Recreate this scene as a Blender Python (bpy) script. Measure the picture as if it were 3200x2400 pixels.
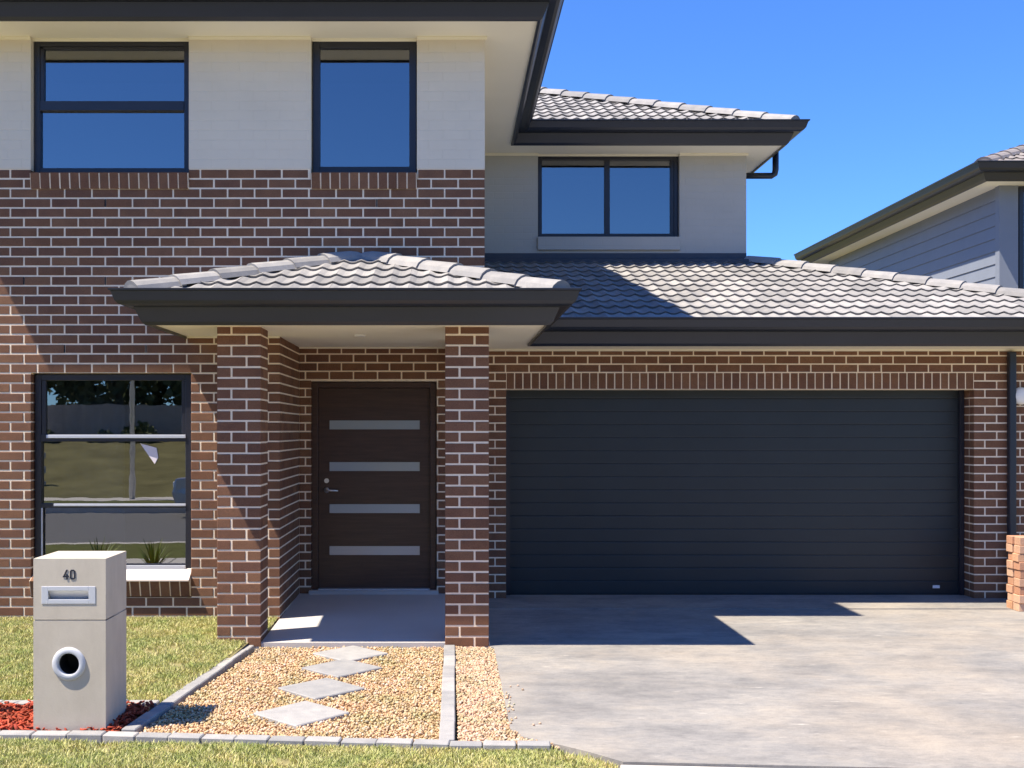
import bpy, bmesh, math, random
import numpy as np
from mathutils import Vector, Matrix
R = math.radians
random.seed(7); rng = np.random.default_rng(7)
scene = bpy.context.scene
for o in list(bpy.data.objects): bpy.data.objects.remove(o, do_unlink=True)
C = scene.collection

# ------------------------------------------------------------------ camera, sky, sun, exposure
W, H, F = 3200.0, 2400.0, 3500.0
cam = bpy.data.cameras.new('camera'); cam_o = bpy.data.objects.new('camera', cam); C.objects.link(cam_o)
cam_o.location = (0, 0, 1.70); cam_o.rotation_euler = (R(90), 0, 0)
cam.sensor_width = 36; cam.lens = F / W * 36
cam.shift_x = (W/2 - 1405) / W
cam.shift_y = (1345 - H/2) / W
cam.clip_end = 3000
scene.camera = cam_o
SUN = Vector((0.525, 0.21, -1.0)).normalized()
world = bpy.data.worlds.new('World'); scene.world = world; world.use_nodes = True
wn = world.node_tree; wn.nodes.clear()
sky = wn.nodes.new('ShaderNodeTexSky'); sky.sky_type = 'NISHITA'; sky.sun_disc = False
sky.sun_elevation = math.asin(-SUN.z); sky.sun_rotation = math.atan2(-SUN.x, -SUN.y)
sky.altitude = 0; sky.air_density = 1.0; sky.dust_density = 0.0; sky.ozone_density = 4.0
bg = wn.nodes.new('ShaderNodeBackground'); bg.inputs[1].default_value = 0.096
wo = wn.nodes.new('ShaderNodeOutputWorld')
tint = wn.nodes.new('ShaderNodeMix'); tint.data_type = 'RGBA'; tint.blend_type = 'MULTIPLY'; tint.inputs[0].default_value = 1.0
tint.inputs[7].default_value = (.45, .76, 1.27, 1)      # clear, deep blue summer air over the whole sky
wn.links.new(sky.outputs[0], tint.inputs[6]); wn.links.new(tint.outputs[2], bg.inputs[0]); wn.links.new(bg.outputs[0], wo.inputs[0])
sl = bpy.data.lights.new('sun', 'SUN'); sl.energy = 5.0; sl.angle = R(0.5); sl.color = (1.0, 0.91, 0.77)
so = bpy.data.objects.new('sun', sl); C.objects.link(so); so.location = (-6, -3, 12)
so.rotation_euler = SUN.to_track_quat('-Z', 'Y').to_euler()
vs = scene.view_settings; vs.view_transform = 'Standard'; vs.look = 'None'; vs.gamma = 1; vs.use_curve_mapping = False
vs.exposure = 1.0

# ------------------------------------------------------------------ materials
class NT:
    def __init__(s, name):
        s.m = bpy.data.materials.new(name); s.m.use_nodes = True; s.t = s.m.node_tree; s.t.nodes.clear()
        s.out = s.n('ShaderNodeOutputMaterial'); s.b = s.n('ShaderNodeBsdfPrincipled'); s.l(s.b.outputs[0], s.out.inputs[0])
        s.pos = s.n('ShaderNodeNewGeometry')
    def n(s, t, **k):
        x = s.t.nodes.new(t)
        for a, v in k.items(): setattr(x, a, v)
        return x
    def l(s, a, b): s.t.links.new(a, b)
    def vec(s, scale=(1, 1, 1), rot=(0, 0, 0)):
        m = s.n('ShaderNodeMapping'); m.inputs['Scale'].default_value = scale; m.inputs['Rotation'].default_value = rot
        s.l(s.pos.outputs['Position'], m.inputs[0]); return m.outputs[0]
    def noise(s, sc, det=3, rough=.55, scale=(1, 1, 1), rot=(0, 0, 0)):
        x = s.n('ShaderNodeTexNoise'); x.inputs['Scale'].default_value = sc; x.inputs['Detail'].default_value = det
        x.inputs['Roughness'].default_value = rough; s.l(s.vec(scale, rot), x.inputs['Vector']); return x.outputs[0]
    def ramp(s, f, stops, interp='LINEAR'):
        x = s.n('ShaderNodeValToRGB'); e = x.color_ramp.elements; x.color_ramp.interpolation = interp
        while len(e) < len(stops): e.new(.5)
        for i, (p, c) in enumerate(stops): e[i].position = p; e[i].color = (*c, 1)
        s.l(f, x.inputs[0]); return x.outputs[0]
    def mix(s, a, b, f, mode='MIX'):
        x = s.n('ShaderNodeMix', data_type='RGBA', blend_type=mode)
        for v, i in ((f, 0), (a, 6), (b, 7)):
            if hasattr(v, 'links'): s.l(v, x.inputs[i])
            else: x.inputs[i].default_value = v if i == 0 else (*v, 1)
        return x.outputs[2]
    def math(s, op, a, b=0.0):
        x = s.n('ShaderNodeMath', operation=op)
        for i, v in ((0, a), (1, b)):
            if hasattr(v, 'links'): s.l(v, x.inputs[i])
            else: x.inputs[i].default_value = v
        return x.outputs[0]
    def rnd(s):
        oi = s.n('ShaderNodeObjectInfo')
        return s.math('FRACT', s.math('ADD', oi.outputs['Random'], s.pos.outputs['Random Per Island']))
    def col(s, c):
        if hasattr(c, 'links'): s.l(c, s.b.inputs['Base Color'])
        else: s.b.inputs['Base Color'].default_value = (*c, 1)
        return s
    def rough(s, v, spec=.5):
        s.b.inputs['Roughness'].default_value = v; s.b.inputs['Specular IOR Level'].default_value = spec; return s
    def bump(s, h, st=.3, d=.01):
        x = s.n('ShaderNodeBump'); x.inputs['Strength'].default_value = st; x.inputs['Distance'].default_value = d
        s.l(h, x.inputs['Height']); s.l(x.outputs[0], s.b.inputs['Normal']); return s

def plain(name, c, rough=.6, var=.12, sc=6, spec=.4, metal=0, bump=0, bsc=80):
    n = NT(name)
    f = n.noise(sc, 4)
    n.col(n.mix(tuple(x*(1-var) for x in c), tuple(min(1, x*(1+var)) for x in c), f)).rough(rough, spec)
    n.b.inputs['Metallic'].default_value = metal
    if bump: n.bump(n.noise(bsc, 3), bump, .004)
    return n.m

def m_brick(name, cols, speck=.35):
    n = NT(name)
    base = n.ramp(n.rnd(), [(i/(len(cols)-1), c) for i, c in enumerate(cols)])
    sp = n.noise(160, 3, .7)
    spk = n.ramp(sp, [(.3, (1-speck,)*3), (.55, (1, 1, 1)), (.8, (1+speck*.6,)*3)])
    c = n.mix(base, spk, 1.0, 'MULTIPLY')
    blot = n.ramp(n.noise(7, 3), [(.3, (.86, .84, .84)), (.7, (1.1, 1.08, 1.05))])
    c = n.mix(c, blot, 1.0, 'MULTIPLY')
    n.col(c).rough(.82, .3).bump(sp, .5, .003); return n.m

BRICK = m_brick('brown_brick', [(.165, .080, .048), (.225, .112, .062), (.185, .089, .054), (.25, .128, .070), (.17, .083, .053), (.215, .103, .057), (.195, .094, .051)])
PALEBRICK = m_brick('pale_brick', [(.55, .30, .17), (.62, .36, .22), (.50, .25, .15), (.66, .42, .28)])
MORTAR = plain('mortar', (.88, .73, .55), .9, .12, 25, .2, bump=.4, bsc=200)

def m_paint(name, c):
    n = NT(name)
    sx = n.n('ShaderNodeSeparateXYZ'); n.l(n.pos.outputs['Position'], sx.inputs[0])
    cx = n.n('ShaderNodeCombineXYZ'); n.l(n.math('ADD', sx.outputs[0], sx.outputs[1]), cx.inputs[0]); n.l(n.math('SUBTRACT', sx.outputs[2], .055), cx.inputs[1])
    b = n.n('ShaderNodeTexBrick'); n.l(cx.outputs[0], b.inputs['Vector'])
    b.inputs['Scale'].default_value = 1; b.inputs['Brick Width'].default_value = .24; b.inputs['Row Height'].default_value = .086
    b.inputs['Mortar Size'].default_value = .006; b.inputs['Mortar Smooth'].default_value = .9
    f = n.noise(3, 4); f2 = n.noise(90, 3)
    n.col(n.mix(tuple(x*.93 for x in c), tuple(x*1.05 for x in c), f)).rough(.75, .3)
    hgt = n.math('ADD', n.math('MULTIPLY', b.outputs['Fac'], -.5), n.math('MULTIPLY', f2, .25))
    n.bump(hgt, .5, .006); return n.m
CREAM = m_paint('cream_painted_brick', (.75, .66, .52))
GREYP = m_paint('grey_painted_brick', (.47, .45, .40))
SOFFIT = plain('soffit_paint', (.90, .85, .71), .7, .04, 2)
TRIM = plain('cream_trim', (.84, .77, .58), .6, .04, 3)
METAL = plain('dark_gutter_metal', (.019, .023, .034), .36, .18, 3, .5)
FRAME = plain('black_window_frame', (.022, .022, .030), .35, .15, 5, .5)
DOORM = plain('garage_door_steel', (.017, .023, .026), .45, .2, 2.5, .5, bump=.15, bsc=300)
FLASH = plain('lead_flashing', (.05, .055, .07), .5, .2, 12)
def m_wood():
    n = NT('dark_stained_timber')
    g = n.noise(14, 5, .6, scale=(1, 1, .12) if False else (.25, 1, 4))
    n.col(n.ramp(g, [(.3, (.044, .021, .015)), (.55, (.064, .031, .022)), (.75, (.084, .041, .028))])).rough(.32, .5); n.bump(g, .12, .003); return n.m
WOOD = m_wood()
STEEL = plain('satin_steel', (.72, .73, .75), .28, .05, 9, .5, metal=.9)
ALU = plain('pale_aluminium', (.62, .63, .66), .42, .05, 9, .5, metal=.35)
WHITE = plain('white_plastic', (.88, .88, .86), .4, .03, 4)
BLACK = plain('black_void', (.012, .012, .013), .7, .1, 5)
def m_tile(name, a, b, c2):
    n = NT(name)
    base = n.ramp(n.rnd(), [(0, a), (.5, b), (1, c2)])
    f = n.ramp(n.noise(9, 4), [(.3, (.84, .84, .85)), (.7, (1.1, 1.08, 1.05))])
    sp = n.noise(140, 3, .7)
    n.col(n.mix(n.mix(base, f, 1, 'MULTIPLY'), n.ramp(sp, [(.3, (.86,)*3), (.7, (1.08,)*3)]), 1, 'MULTIPLY')).rough(.8, .3).bump(sp, .3, .003); return n.m
TILE = m_tile('grey_concrete_tile', (.235, .228, .222), (.295, .285, .277), (.345, .333, .32))
TILE_RED = m_tile('brown_concrete_tile', (.25, .22, .21), (.29, .26, .245), (.23, .21, .20))
def m_box():
    n = NT('letterbox_cement')
    f = n.noise(4, 5); f2 = n.noise(120, 3); f3 = n.noise(9, 5, .65, scale=(1.2, 1.2, .5))
    n.col(n.mix(n.mix((.49, .43, .34), (.585, .515, .415), f), n.ramp(f3, [(.35, (.95, .945, .94)), (.6, (1.02, 1.02, 1.02))]), 1, 'MULTIPLY')).rough(.85, .25).bump(f2, .25, .003); return n.m
BOXM = m_box()
def m_conc():
    n = NT('driveway_concrete')
    s1 = n.noise(.9, 7, .66, scale=(.9, 1.25, 1), rot=(0, 0, R(8)))
    s2 = n.noise(3.2, 7, .72, scale=(.75, 1.5, 1), rot=(0, 0, R(-6)))
    s3 = n.noise(.5, 4, .6); s4 = n.noise(9, 5, .7, scale=(.4, 1.6, 1), rot=(0, 0, R(14)))
    fine = n.noise(230, 3, .7)
    s5 = n.noise(1.7, 6, .7, scale=(.7, 1.4, 1), rot=(0, 0, R(20)))
    c = n.ramp(s1, [(.3, (.20, .192, .183)), (.5, (.265, .252, .236)), (.7, (.335, .312, .28))])
    c = n.mix(c, n.ramp(s2, [(.30, (.74, .75, .77)), (.5, (1, 1, 1)), (.68, (1.14, 1.1, 1.04))]), 1, 'MULTIPLY')
    c = n.mix(c, (.40, .335, .26), n.ramp(s3, [(.47, (0, 0, 0)), (.68, (.6, .6, .6))]))
    s6 = n.noise(26, 6, .75, scale=(.6, 1.3, 1)); c = n.mix(c, n.ramp(s6, [(.3, (.80, .80, .81)), (.5, (1, 1, 1)), (.7, (1.16, 1.14, 1.1))]), 1, 'MULTIPLY')
    c = n.mix(c, (.15, .145, .14), n.ramp(s5, [(.52, (0, 0, 0)), (.70, (.55, .55, .55))]))
    c = n.mix(c, (.58, .53, .46), n.ramp(s4, [(.64, (0, 0, 0)), (.73, (.7, .7, .7))]))
    c = n.mix(c, n.ramp(fine, [(.3, (.80,)*3), (.7, (1.14,)*3)]), 1, 'MULTIPLY')
    n.col(c).rough(.8, .3)
    n.bump(n.math('ADD', s2, n.math('MULTIPLY', fine, .4)), .25, .004); return n.m
DRIVE = m_conc()
PORCH = plain('porch_concrete', (.50, .47, .44), .7, .08, 2.5, .35, bump=.2, bsc=160)
PATHM = plain('footpath_concrete', (.55, .51, .45), .8, .1, 3, .3, bump=.25, bsc=200)
EDGEM = m_tile('edging_concrete', (.29, .285, .28), (.35, .34, .33), (.41, .39, .37))
STONE = m_tile('stepping_stone', (.30, .295, .29), (.34, .335, .325), (.38, .365, .35))
ASPH = plain('asphalt', (.15, .145, .14), .85, .2, 8, .3, bump=.4, bsc=150)
GRASSG = plain('grass_ground', (.12, .125, .04), .95, .4, 5, .1, bump=.8, bsc=60)
SOIL = plain('lawn_soil', (.24, .21, .10), .95, .4, 14, .1, bump=.6, bsc=80)
BANK = plain('bank_turf', (.15, .135, .06), .95, .6, .9, .1, bump=.8, bsc=20)
def m_islands(name, cols, rough=.85, sheen=0):
    n = NT(name); st = [(i/(len(cols)-1), c) for i, c in enumerate(cols)]
    big = n.ramp(n.noise(3.5, 5, .7), [(.3, (.70, .84, .68)), (.5, (1, 1, 1)), (.7, (1.22, 1.08, 1.15))])
    n.col(n.mix(n.ramp(n.pos.outputs['Random Per Island'], st), big, 1, 'MULTIPLY')).rough(rough, .25); return n.m
PEBBLE = m_islands('gravel_pebbles', [(.44, .29, .14), (.58, .41, .22), (.64, .48, .29), (.48, .29, .14), (.66, .56, .42), (.26, .155, .075), (.60, .40, .20)], .75)
PEBBLE2 = m_islands('pink_gravel', [(.46, .29, .165), (.58, .39, .235), (.62, .46, .31), (.42, .24, .13), (.62, .52, .39), (.28, .16, .085)], .75)
GRASS = m_islands('grass_blades', [(.46, .45, .15), (.36, .39, .10), (.60, .54, .24), (.42, .44, .12), (.70, .62, .33), (.32, .36, .09)], .7)
MULCH = m_islands('red_mulch', [(.36, .05, .022), (.50, .085, .04), (.24, .035, .02), (.44, .11, .06)], .85)
LEAF = m_islands('lime_leaves', [(.13, .20, .025), (.24, .30, .04), (.34, .38, .07), (.10, .16, .03)], .5)
TREEL = m_islands('tree_leaves', [(.07, .09, .03), (.11, .12, .04), (.05, .07, .022)], .7)
BARK = plain('bark', (.10, .075, .055), .9, .3, 12)
BOARD = plain('grey_blue_weatherboard', (.215, .235, .275), .6, .08, 4)
FENCE = plain('weathered_fence', (.36, .30, .24), .8, .3, 5)
ROOMW = plain('room_plaster', (.40, .38, .35), .9, .05, 2)
CARM = plain('silver_car_paint', (.42, .43, .45), .25, .04, 3, .6, metal=.6)
TYRE = plain('tyre_rubber', (.02, .02, .02), .8)
def m_glass(name, f0, tint, rough=0.0):
    n = NT(name); n.t.nodes.remove(n.b)
    g = n.n('ShaderNodeBsdfGlossy'); g.inputs['Roughness'].default_value = rough; g.inputs['Color'].default_value = (.95, .97, 1, 1)
    t = n.n('ShaderNodeBsdfTransparent'); t.inputs['Color'].default_value = (*tint, 1)
    fr = n.n('ShaderNodeFresnel'); fr.inputs['IOR'].default_value = f0
    nb = n.n('ShaderNodeBump'); nb.inputs['Strength'].default_value = .22; nb.inputs['Distance'].default_value = .002
    n.l(n.noise(1.6, 3), nb.inputs['Height']); n.l(nb.outputs[0], g.inputs['Normal'])
    mx = n.n('ShaderNodeMixShader'); n.l(n.math('MULTIPLY', fr.outputs[0], n.math('SUBTRACT', 1.0, n.pos.outputs['Backfacing'])), mx.inputs[0]); n.l(t.outputs[0], mx.inputs[1]); n.l(g.outputs[0], mx.inputs[2]); n.l(mx.outputs[0], n.out.inputs[0])
    return n.m
GLASS = m_glass('tinted_window_glass', 2.9, (.45, .5, .55))
FROST = NT('frosted_door_glass').col((.34, .38, .40)).rough(.12, 1.0).m

# ------------------------------------------------------------------ builders
def mloc(o): return o.get('_w', None)
WL = {}
def link(o, parent=None, loc=(0, 0, 0)):
    C.objects.link(o)
    if parent is not None:
        o.parent = parent; o.matrix_parent_inverse = Matrix.Translation(-Vector(WL.get(parent.name, (0, 0, 0))))
    o.location = loc; WL[o.name] = tuple(loc); return o
def tag(o, label=None, cat=None, group=None, kind=None):
    if label: o['label'] = label
    if cat: o['category'] = cat
    if group: o['group'] = group
    if kind: o['kind'] = kind
    return o
def thing(name, label, cat, loc=(0, 0, 0), group=None):
    o = bpy.data.objects.new(name, None); o.empty_display_size = .2; link(o, None, loc); return tag(o, label, cat, group)
class MB:
    def __init__(s): s.v = []; s.f = []
    def add(s, v, f):
        b = len(s.v); s.v += [tuple(p) for p in v]; s.f += [tuple(b+i for i in q) for q in f]; return s
    def box(s, x0, x1, y0, y1, z0, z1):
        return s.add([(x0, y0, z0), (x1, y0, z0), (x1, y1, z0), (x0, y1, z0), (x0, y0, z1), (x1, y0, z1), (x1, y1, z1), (x0, y1, z1)],
                     [(0, 3, 2, 1), (4, 5, 6, 7), (0, 1, 5, 4), (1, 2, 6, 5), (2, 3, 7, 6), (3, 0, 4, 7)])
    def cbox(s, x0, x1, y0, y1, z0, z1, c=.004):
        c = min(c, (x1-x0)*.3, (y1-y0)*.3, (z1-z0)*.3)
        V = []; idx = {}
        for i, x in enumerate((x0, x1)):
            for j, y in enumerate((y0, y1)):
                for k, z in enumerate((z0, z1)):
                    sx, sy, sz = (1-2*i)*c, (1-2*j)*c, (1-2*k)*c
                    for ax, p in enumerate(((x, y+sy, z+sz), (x+sx, y, z+sz), (x+sx, y+sy, z))):
                        idx[(i, j, k, ax)] = len(V); V.append(p)
        Fc = []; cen = Vector(((x0+x1)/2, (y0+y1)/2, (z0+z1)/2))
        def q(ids):
            p = [Vector(V[i]) for i in ids]; n = (p[1]-p[0]).cross(p[2]-p[0]); m = sum(p, Vector())/len(p)-cen
            Fc.append(tuple(ids) if n.dot(m) > 0 else tuple(reversed(ids)))
        for a in range(3):
            for sd in (0, 1):
                oth = [b for b in range(3) if b != a]; ids = []
                for u, w in ((0, 0), (1, 0), (1, 1), (0, 1)):
                    t = [0, 0, 0]; t[a] = sd; t[oth[0]] = u; t[oth[1]] = w; ids.append(idx[(*t, a)])
                q(ids)
            o1, o2 = [b for b in range(3) if b != a]
            for u in (0, 1):
                for w in (0, 1):
                    t0 = [0, 0, 0]; t0[o1] = u; t0[o2] = w; t1 = list(t0); t1[a] = 1
                    q([idx[(*t0, o1)], idx[(*t1, o1)], idx[(*t1, o2)], idx[(*t0, o2)]])
        for i in (0, 1):
            for j in (0, 1):
                for k in (0, 1): q([idx[(i, j, k, 0)], idx[(i, j, k, 1)], idx[(i, j, k, 2)]])
        return s.add(V, Fc)
    def prism(s, poly, z0, z1):
        n = len(poly)
        a = sum(poly[i][0]*poly[(i+1) % n][1]-poly[(i+1) % n][0]*poly[i][1] for i in range(n))
        if a < 0: poly = poly[::-1]
        v = [(x, y, z0) for x, y in poly]+[(x, y, z1) for x, y in poly]
        return s.add(v, [tuple(range(n-1, -1, -1)), tuple(range(n, 2*n))]+[(i, (i+1) % n, n+(i+1) % n, n+i) for i in range(n)])
    def tube(s, pts, r, n=10, cap=True):
        rings = []; pts = [Vector(p) for p in pts]
        for i, p in enumerate(pts):
            d = (pts[min(i+1, len(pts)-1)]-pts[max(i-1, 0)]).normalized()
            a = d.orthogonal().normalized() if i == 0 else (pa-d*pa.dot(d)).normalized()
            pa = a; b = d.cross(a); rr = r[i] if isinstance(r, (list, tuple)) else r
            rings.append([p+(a*math.cos(2*math.pi*k/n)+b*math.sin(2*math.pi*k/n))*rr for k in range(n)])
        v = [q for r_ in rings for q in r_]; f = []
        for i in range(len(rings)-1):
            for k in range(n): f.append((i*n+k, i*n+(k+1) % n, (i+1)*n+(k+1) % n, (i+1)*n+k))
        if cap: f += [tuple(range(n-1, -1, -1)), tuple(range((len(rings)-1)*n, len(rings)*n))]
        return s.add(v, f)
    def sweep(s, path, prof, side=1):
        """profile [(outward, z)] closed, swept along plan path [(x,y)]; outward is to the right of travel for side=1"""
        P = [Vector((x, y)) for x, y in path]; N = []
        for i in range(len(P)-1):
            d = (P[i+1]-P[i]).normalized(); N.append(Vector((d.y, -d.x))*side)
        M = []
        for i in range(len(P)):
            if i == 0: M.append(N[0])
            elif i == len(P)-1: M.append(N[-1])
            else:
                a = (N[i-1]+N[i]).normalized(); M.append(a/max(.2, a.dot(N[i])))
        k = len(prof); v = []; f = []
        for p, m in zip(P, M): v += [(p.x+m.x*o, p.y+m.y*o, z) for o, z in prof]
        for i in range(len(P)-1):
            for j in range(k): f.append((i*k+j, (i+1)*k+j, (i+1)*k+(j+1) % k, i*k+(j+1) % k))
        f += [tuple(range(k)), tuple(range((len(P)-1)*k, len(P)*k))]
        return s.add(v, f)
    def mesh(s, name, mat, smooth=False, recalc=False):
        me = bpy.data.meshes.new(name); me.from_pydata(s.v, [], s.f); me.materials.append(mat)
        if recalc:
            b = bmesh.new(); b.from_mesh(me); bmesh.ops.recalc_face_normals(b, faces=b.faces); b.to_mesh(me); b.free()
        if smooth: me.shade_smooth()
        me.update(); return me
    def build(s, name, mat, parent=None, smooth=False, recalc=False, bevel=0):
        o = link(bpy.data.objects.new(name, s.mesh(name, mat, smooth, recalc)), parent)
        if bevel:
            b = o.modifiers.new('bevel', 'BEVEL'); b.width = bevel; b.segments = 2; b.limit_method = 'ANGLE'
        return o
def np_mesh(name, V, Fc, mat, smooth=False):
    """V (n,3), Fc (m,k) arrays"""
    me = bpy.data.meshes.new(name); m, k = Fc.shape
    me.vertices.add(len(V)); me.vertices.foreach_set('co', V.astype(np.float32).ravel())
    me.loops.add(m*k); me.loops.foreach_set('vertex_index', Fc.astype(np.int32).ravel())
    me.polygons.add(m); me.polygons.foreach_set('loop_start', np.arange(0, m*k, k, dtype=np.int32))
    me.update(calc_edges=True); me.materials.append(mat)
    if smooth: me.shade_smooth()
    return me
def structure(o): o['kind'] = 'structure'; return o

# ------------------------------------------------------------------ key planes
YW, YD, YG, YP, YB = 9.90, 11.18, 11.44, 8.93, 14.08     # main wall, door wall, garage wall, pier fronts, right block
XC, XS = .311, -1.50                                       # main wall right corner, porch side wall
ZS, ZU = 2.53, 5.18                                        # soffits
Z0, CH, BL = .055, .086, .24                               # brick courses
GZ = -.02
house = thing('brick_house', 'two storey brown brick house with cream upper walls and dark garage door', 'house', (.9, 9.9, 0))
BR = dict(ind=[], stuff=[])   # bricks: boxes (x0,x1,y0,y1,z0,z1)
def cut(iv, a, b):
    r = []
    for p, q in iv:
        if b <= p or a >= q: r.append((p, q)); continue
        if a > p: r.append((p, a))
        if b < q: r.append((b, q))
    return r
def brick_face(axis, P, sgn, a, b, z0, z1, op=(), phase=0., key=None, depth=.105, inset=(0, 0), kmin=0):
    """axis 0: wall runs along X at y=P, outward sgn in y; axis 1: runs along Y at x=P"""
    k0 = math.floor((z0-Z0)/CH-.001); k1 = math.ceil((z1-Z0)/CH)
    for k in range(k0, k1):
        zb = Z0+k*CH; za, zt = max(z0, zb+.0065), min(z1, zb+CH-.0065)
        if zt-za < .02: continue
        odd = k % 2
        aa = a+inset[odd]
        iv = [(aa, b)]
        for (ua, ub, oa, ob) in op:
            if min(ob, zt)-max(oa, za) > .3*(zt-za): iv = cut(iv, ua, ub)
        for p, q in iv:
            u = phase+(BL/2 if odd else 0); u += math.floor((p-u)/BL)*BL
            while u < q:
                s, e = max(u+.0065, p), min(u+BL-.0065, q)
                if e-s > .03:
                    d0, d1 = (P, P+depth) if sgn < 0 else (P-depth, P)
                    bx = (s, e, d0, d1, za, zt) if axis == 0 else (d0, d1, s, e, za, zt)
                    if BR.get('tgt') is not None: BR['tgt'].append(bx)
                    else: BR['stuff'].append(bx)
                u += BL
def wall_boxes(mb, axis, P0, P1, a, b, z0, z1, op=(), g=0):
    op = [(o[0]-g, o[1]+g, o[2]-g, o[3]+g) for o in op]
    us = sorted({a, b, *[min(max(x, a), b) for o in op for x in o[:2]]}); zs = sorted({z0, z1, *[min(max(x, z0), z1) for o in op for x in o[2:]]})
    for i in range(len(us)-1):
        run = None
        for j in range(len(zs)-1):
            um, zm = (us[i]+us[i+1])/2, (zs[j]+zs[j+1])/2
            solid = not any(o[0] < um < o[1] and o[2] < zm < o[3] for o in op)
            if solid: run = [zs[j], zs[j+1]] if run is None else [run[0], zs[j+1]]
            if (not solid or j == len(zs)-2) and run:
                if axis == 0: mb.box(us[i], us[i+1], P0, P1, *run)
                else: mb.box(P0, P1, us[i], us[i+1], *run)
                run = None
    return mb
I = .0035
# window openings
LW = (-3.70, -2.286, .227, 2.205); UW1 = (-3.703, -2.305, 3.839, 5.4); UW2 = (-1.225, -.289, 3.839, 5.4)
RW = (1.11, 2.89, 3.97, 5.4); DOOR = (-1.382, -.131, .04, 2.187); GAR = (.578, 5.356, -.2, 2.119); LINT = (.578, 5.356, 2.119, 2.291)
XL = -4.62
main_ops = [LW, UW1, UW2, (XS, 9, -1, 2.56)]
main_wall = wall_boxes(MB(), 0, YW+I, YW+.25, XL, XC-I, -.1, 4.011, [LW, (*UW1[:2], 3.90, 5.4), (*UW2[:2], 3.90, 5.4), (XS, 9, -1, 2.60)], I).build('wall', MORTAR, house)
# upper painted wall
for a, b in ((XL, UW1[0]), (UW1[1], UW2[0]), (UW2[1], XC)): MB().box(a, b, YW, YW+.25, 4.011, ZU+.1).build('painted_wall', CREAM, house)
MAINB = []; BR['tgt'] = MAINB
brick_face(0, YW, -1, XL, XC, 0.0, 4.011-.004, main_ops, phase=XC+.005-BL*40)
BR['tgt'] = None
# right side of the main block, behind the porch roof
wall_boxes(MB(), 1, XC-.25, XC-I, YW+.25, YB, 2.3, 4.011).build('wall', MORTAR, house)
brick_face(1, XC, 1, YW+.12, YB, 2.6, 4.007, phase=YW, inset=(0, .12))
wall_boxes(MB(), 1, XC-.25, XC, YW+.25, YB, 4.011, ZU+.1).build('painted_wall', CREAM, house)
# porch side wall and door wall
side_wall = wall_boxes(MB(), 1, XS-.25, XS-I, YW+.25, YD+.3, -.1, ZS+.03).build('wall', MORTAR, house)
brick_face(1, XS, 1, YW+.115, YD, .02, ZS, phase=YW-.005+.12, inset=(0, 0))
door_wall = wall_boxes(MB(), 0, YD+I, YD+.25, XS, .2-I, -.1, ZS+.03, [DOOR], I).build('wall', MORTAR, house)
brick_face(0, YD, -1, XS, .2, .06, ZS, [DOOR], phase=XS-.06)
# garage wall
gar_wall = wall_boxes(MB(), 0, YG+I, YG+.25, .2, 6.62-I, -.2, ZS+.03, [GAR], I).build('wall', MORTAR, house)
brick_face(0, YG, -1, .2, .578, GZ-.03, 2.291, phase=.3445)
brick_face(0, YG, -1, 5.356, 6.62, GZ-.03, 2.291, phase=5.3495)
brick_face(0, YG, -1, .2, 6.62, 2.291, ZS, phase=.578-.0065)
wall_boxes(MB(), 1, .2-.25, .2-I, YD+.25, YG, -.1, ZS+.03).build('wall', MORTAR, house)
brick_face(1, 5.356, -1, YG+.11, YG+.26, GZ-.03, 2.119, phase=YG+.11)
# garage side, house left side, right block, back
wall_boxes(MB(), 1, 6.4, 6.62-I, YG+.25, 19, -.2, ZS+.03).build('wall', MORTAR, house)
wall_boxes(MB(), 1, XL+I, XL+.25, YW+.25, 20, -.1, ZU).build('wall', MORTAR, house)
for a, b, c in ((XC-.25, RW[0], ZU+.1), (RW[0], RW[1], RW[2]), (RW[1], 3.73, ZU+.1)): MB().box(a, b, YB, YB+.25, 2.6, c).build('painted_wall', GREYP, house)
wall_boxes(MB(), 1, 3.48, 3.73, YB+.25, 20, 2.3, ZU+.1).build('painted_wall', GREYP, house)
MB().box(XL+.25, 3.48, 19.75, 20, -.1, ZU).build('wall', MORTAR, house)

# piers: pinwheel courses of real bricks
PIERS = ((-1.855, YP), (-.036, YP))
PB = []
for pi, (px, py) in enumerate(PIERS):
    core = MB().box(px+I, px+.35-I, py+I, py+.35-I, -.1, ZS+.01).build('pier', MORTAR, house)
    for k in range(-1, 29):
        za, zt = max(Z0+k*CH+.0065, -.03), min(Z0+k*CH+CH-.0065, ZS-.004)
        if zt-za < .015: continue
        w, d, s = .228, .108, .35
        if k % 2: rects = [(0, w, 0, d), (s-d, s, 0, w), (s-w, s, s-d, s), (0, d, s-w, s)]
        else: rects = [(s-w, s, 0, d), (0, d, 0, w), (0, w, s-d, s), (s-d, s, s-w, s)]
        for i, (a, b, c, e) in enumerate(rects):
            bx = (px+a, px+b, py+c, py+e, za, zt)
            (PB if (i < 2 and True) else BR['stuff']).append((core, bx) if i < 2 else bx)
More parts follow.
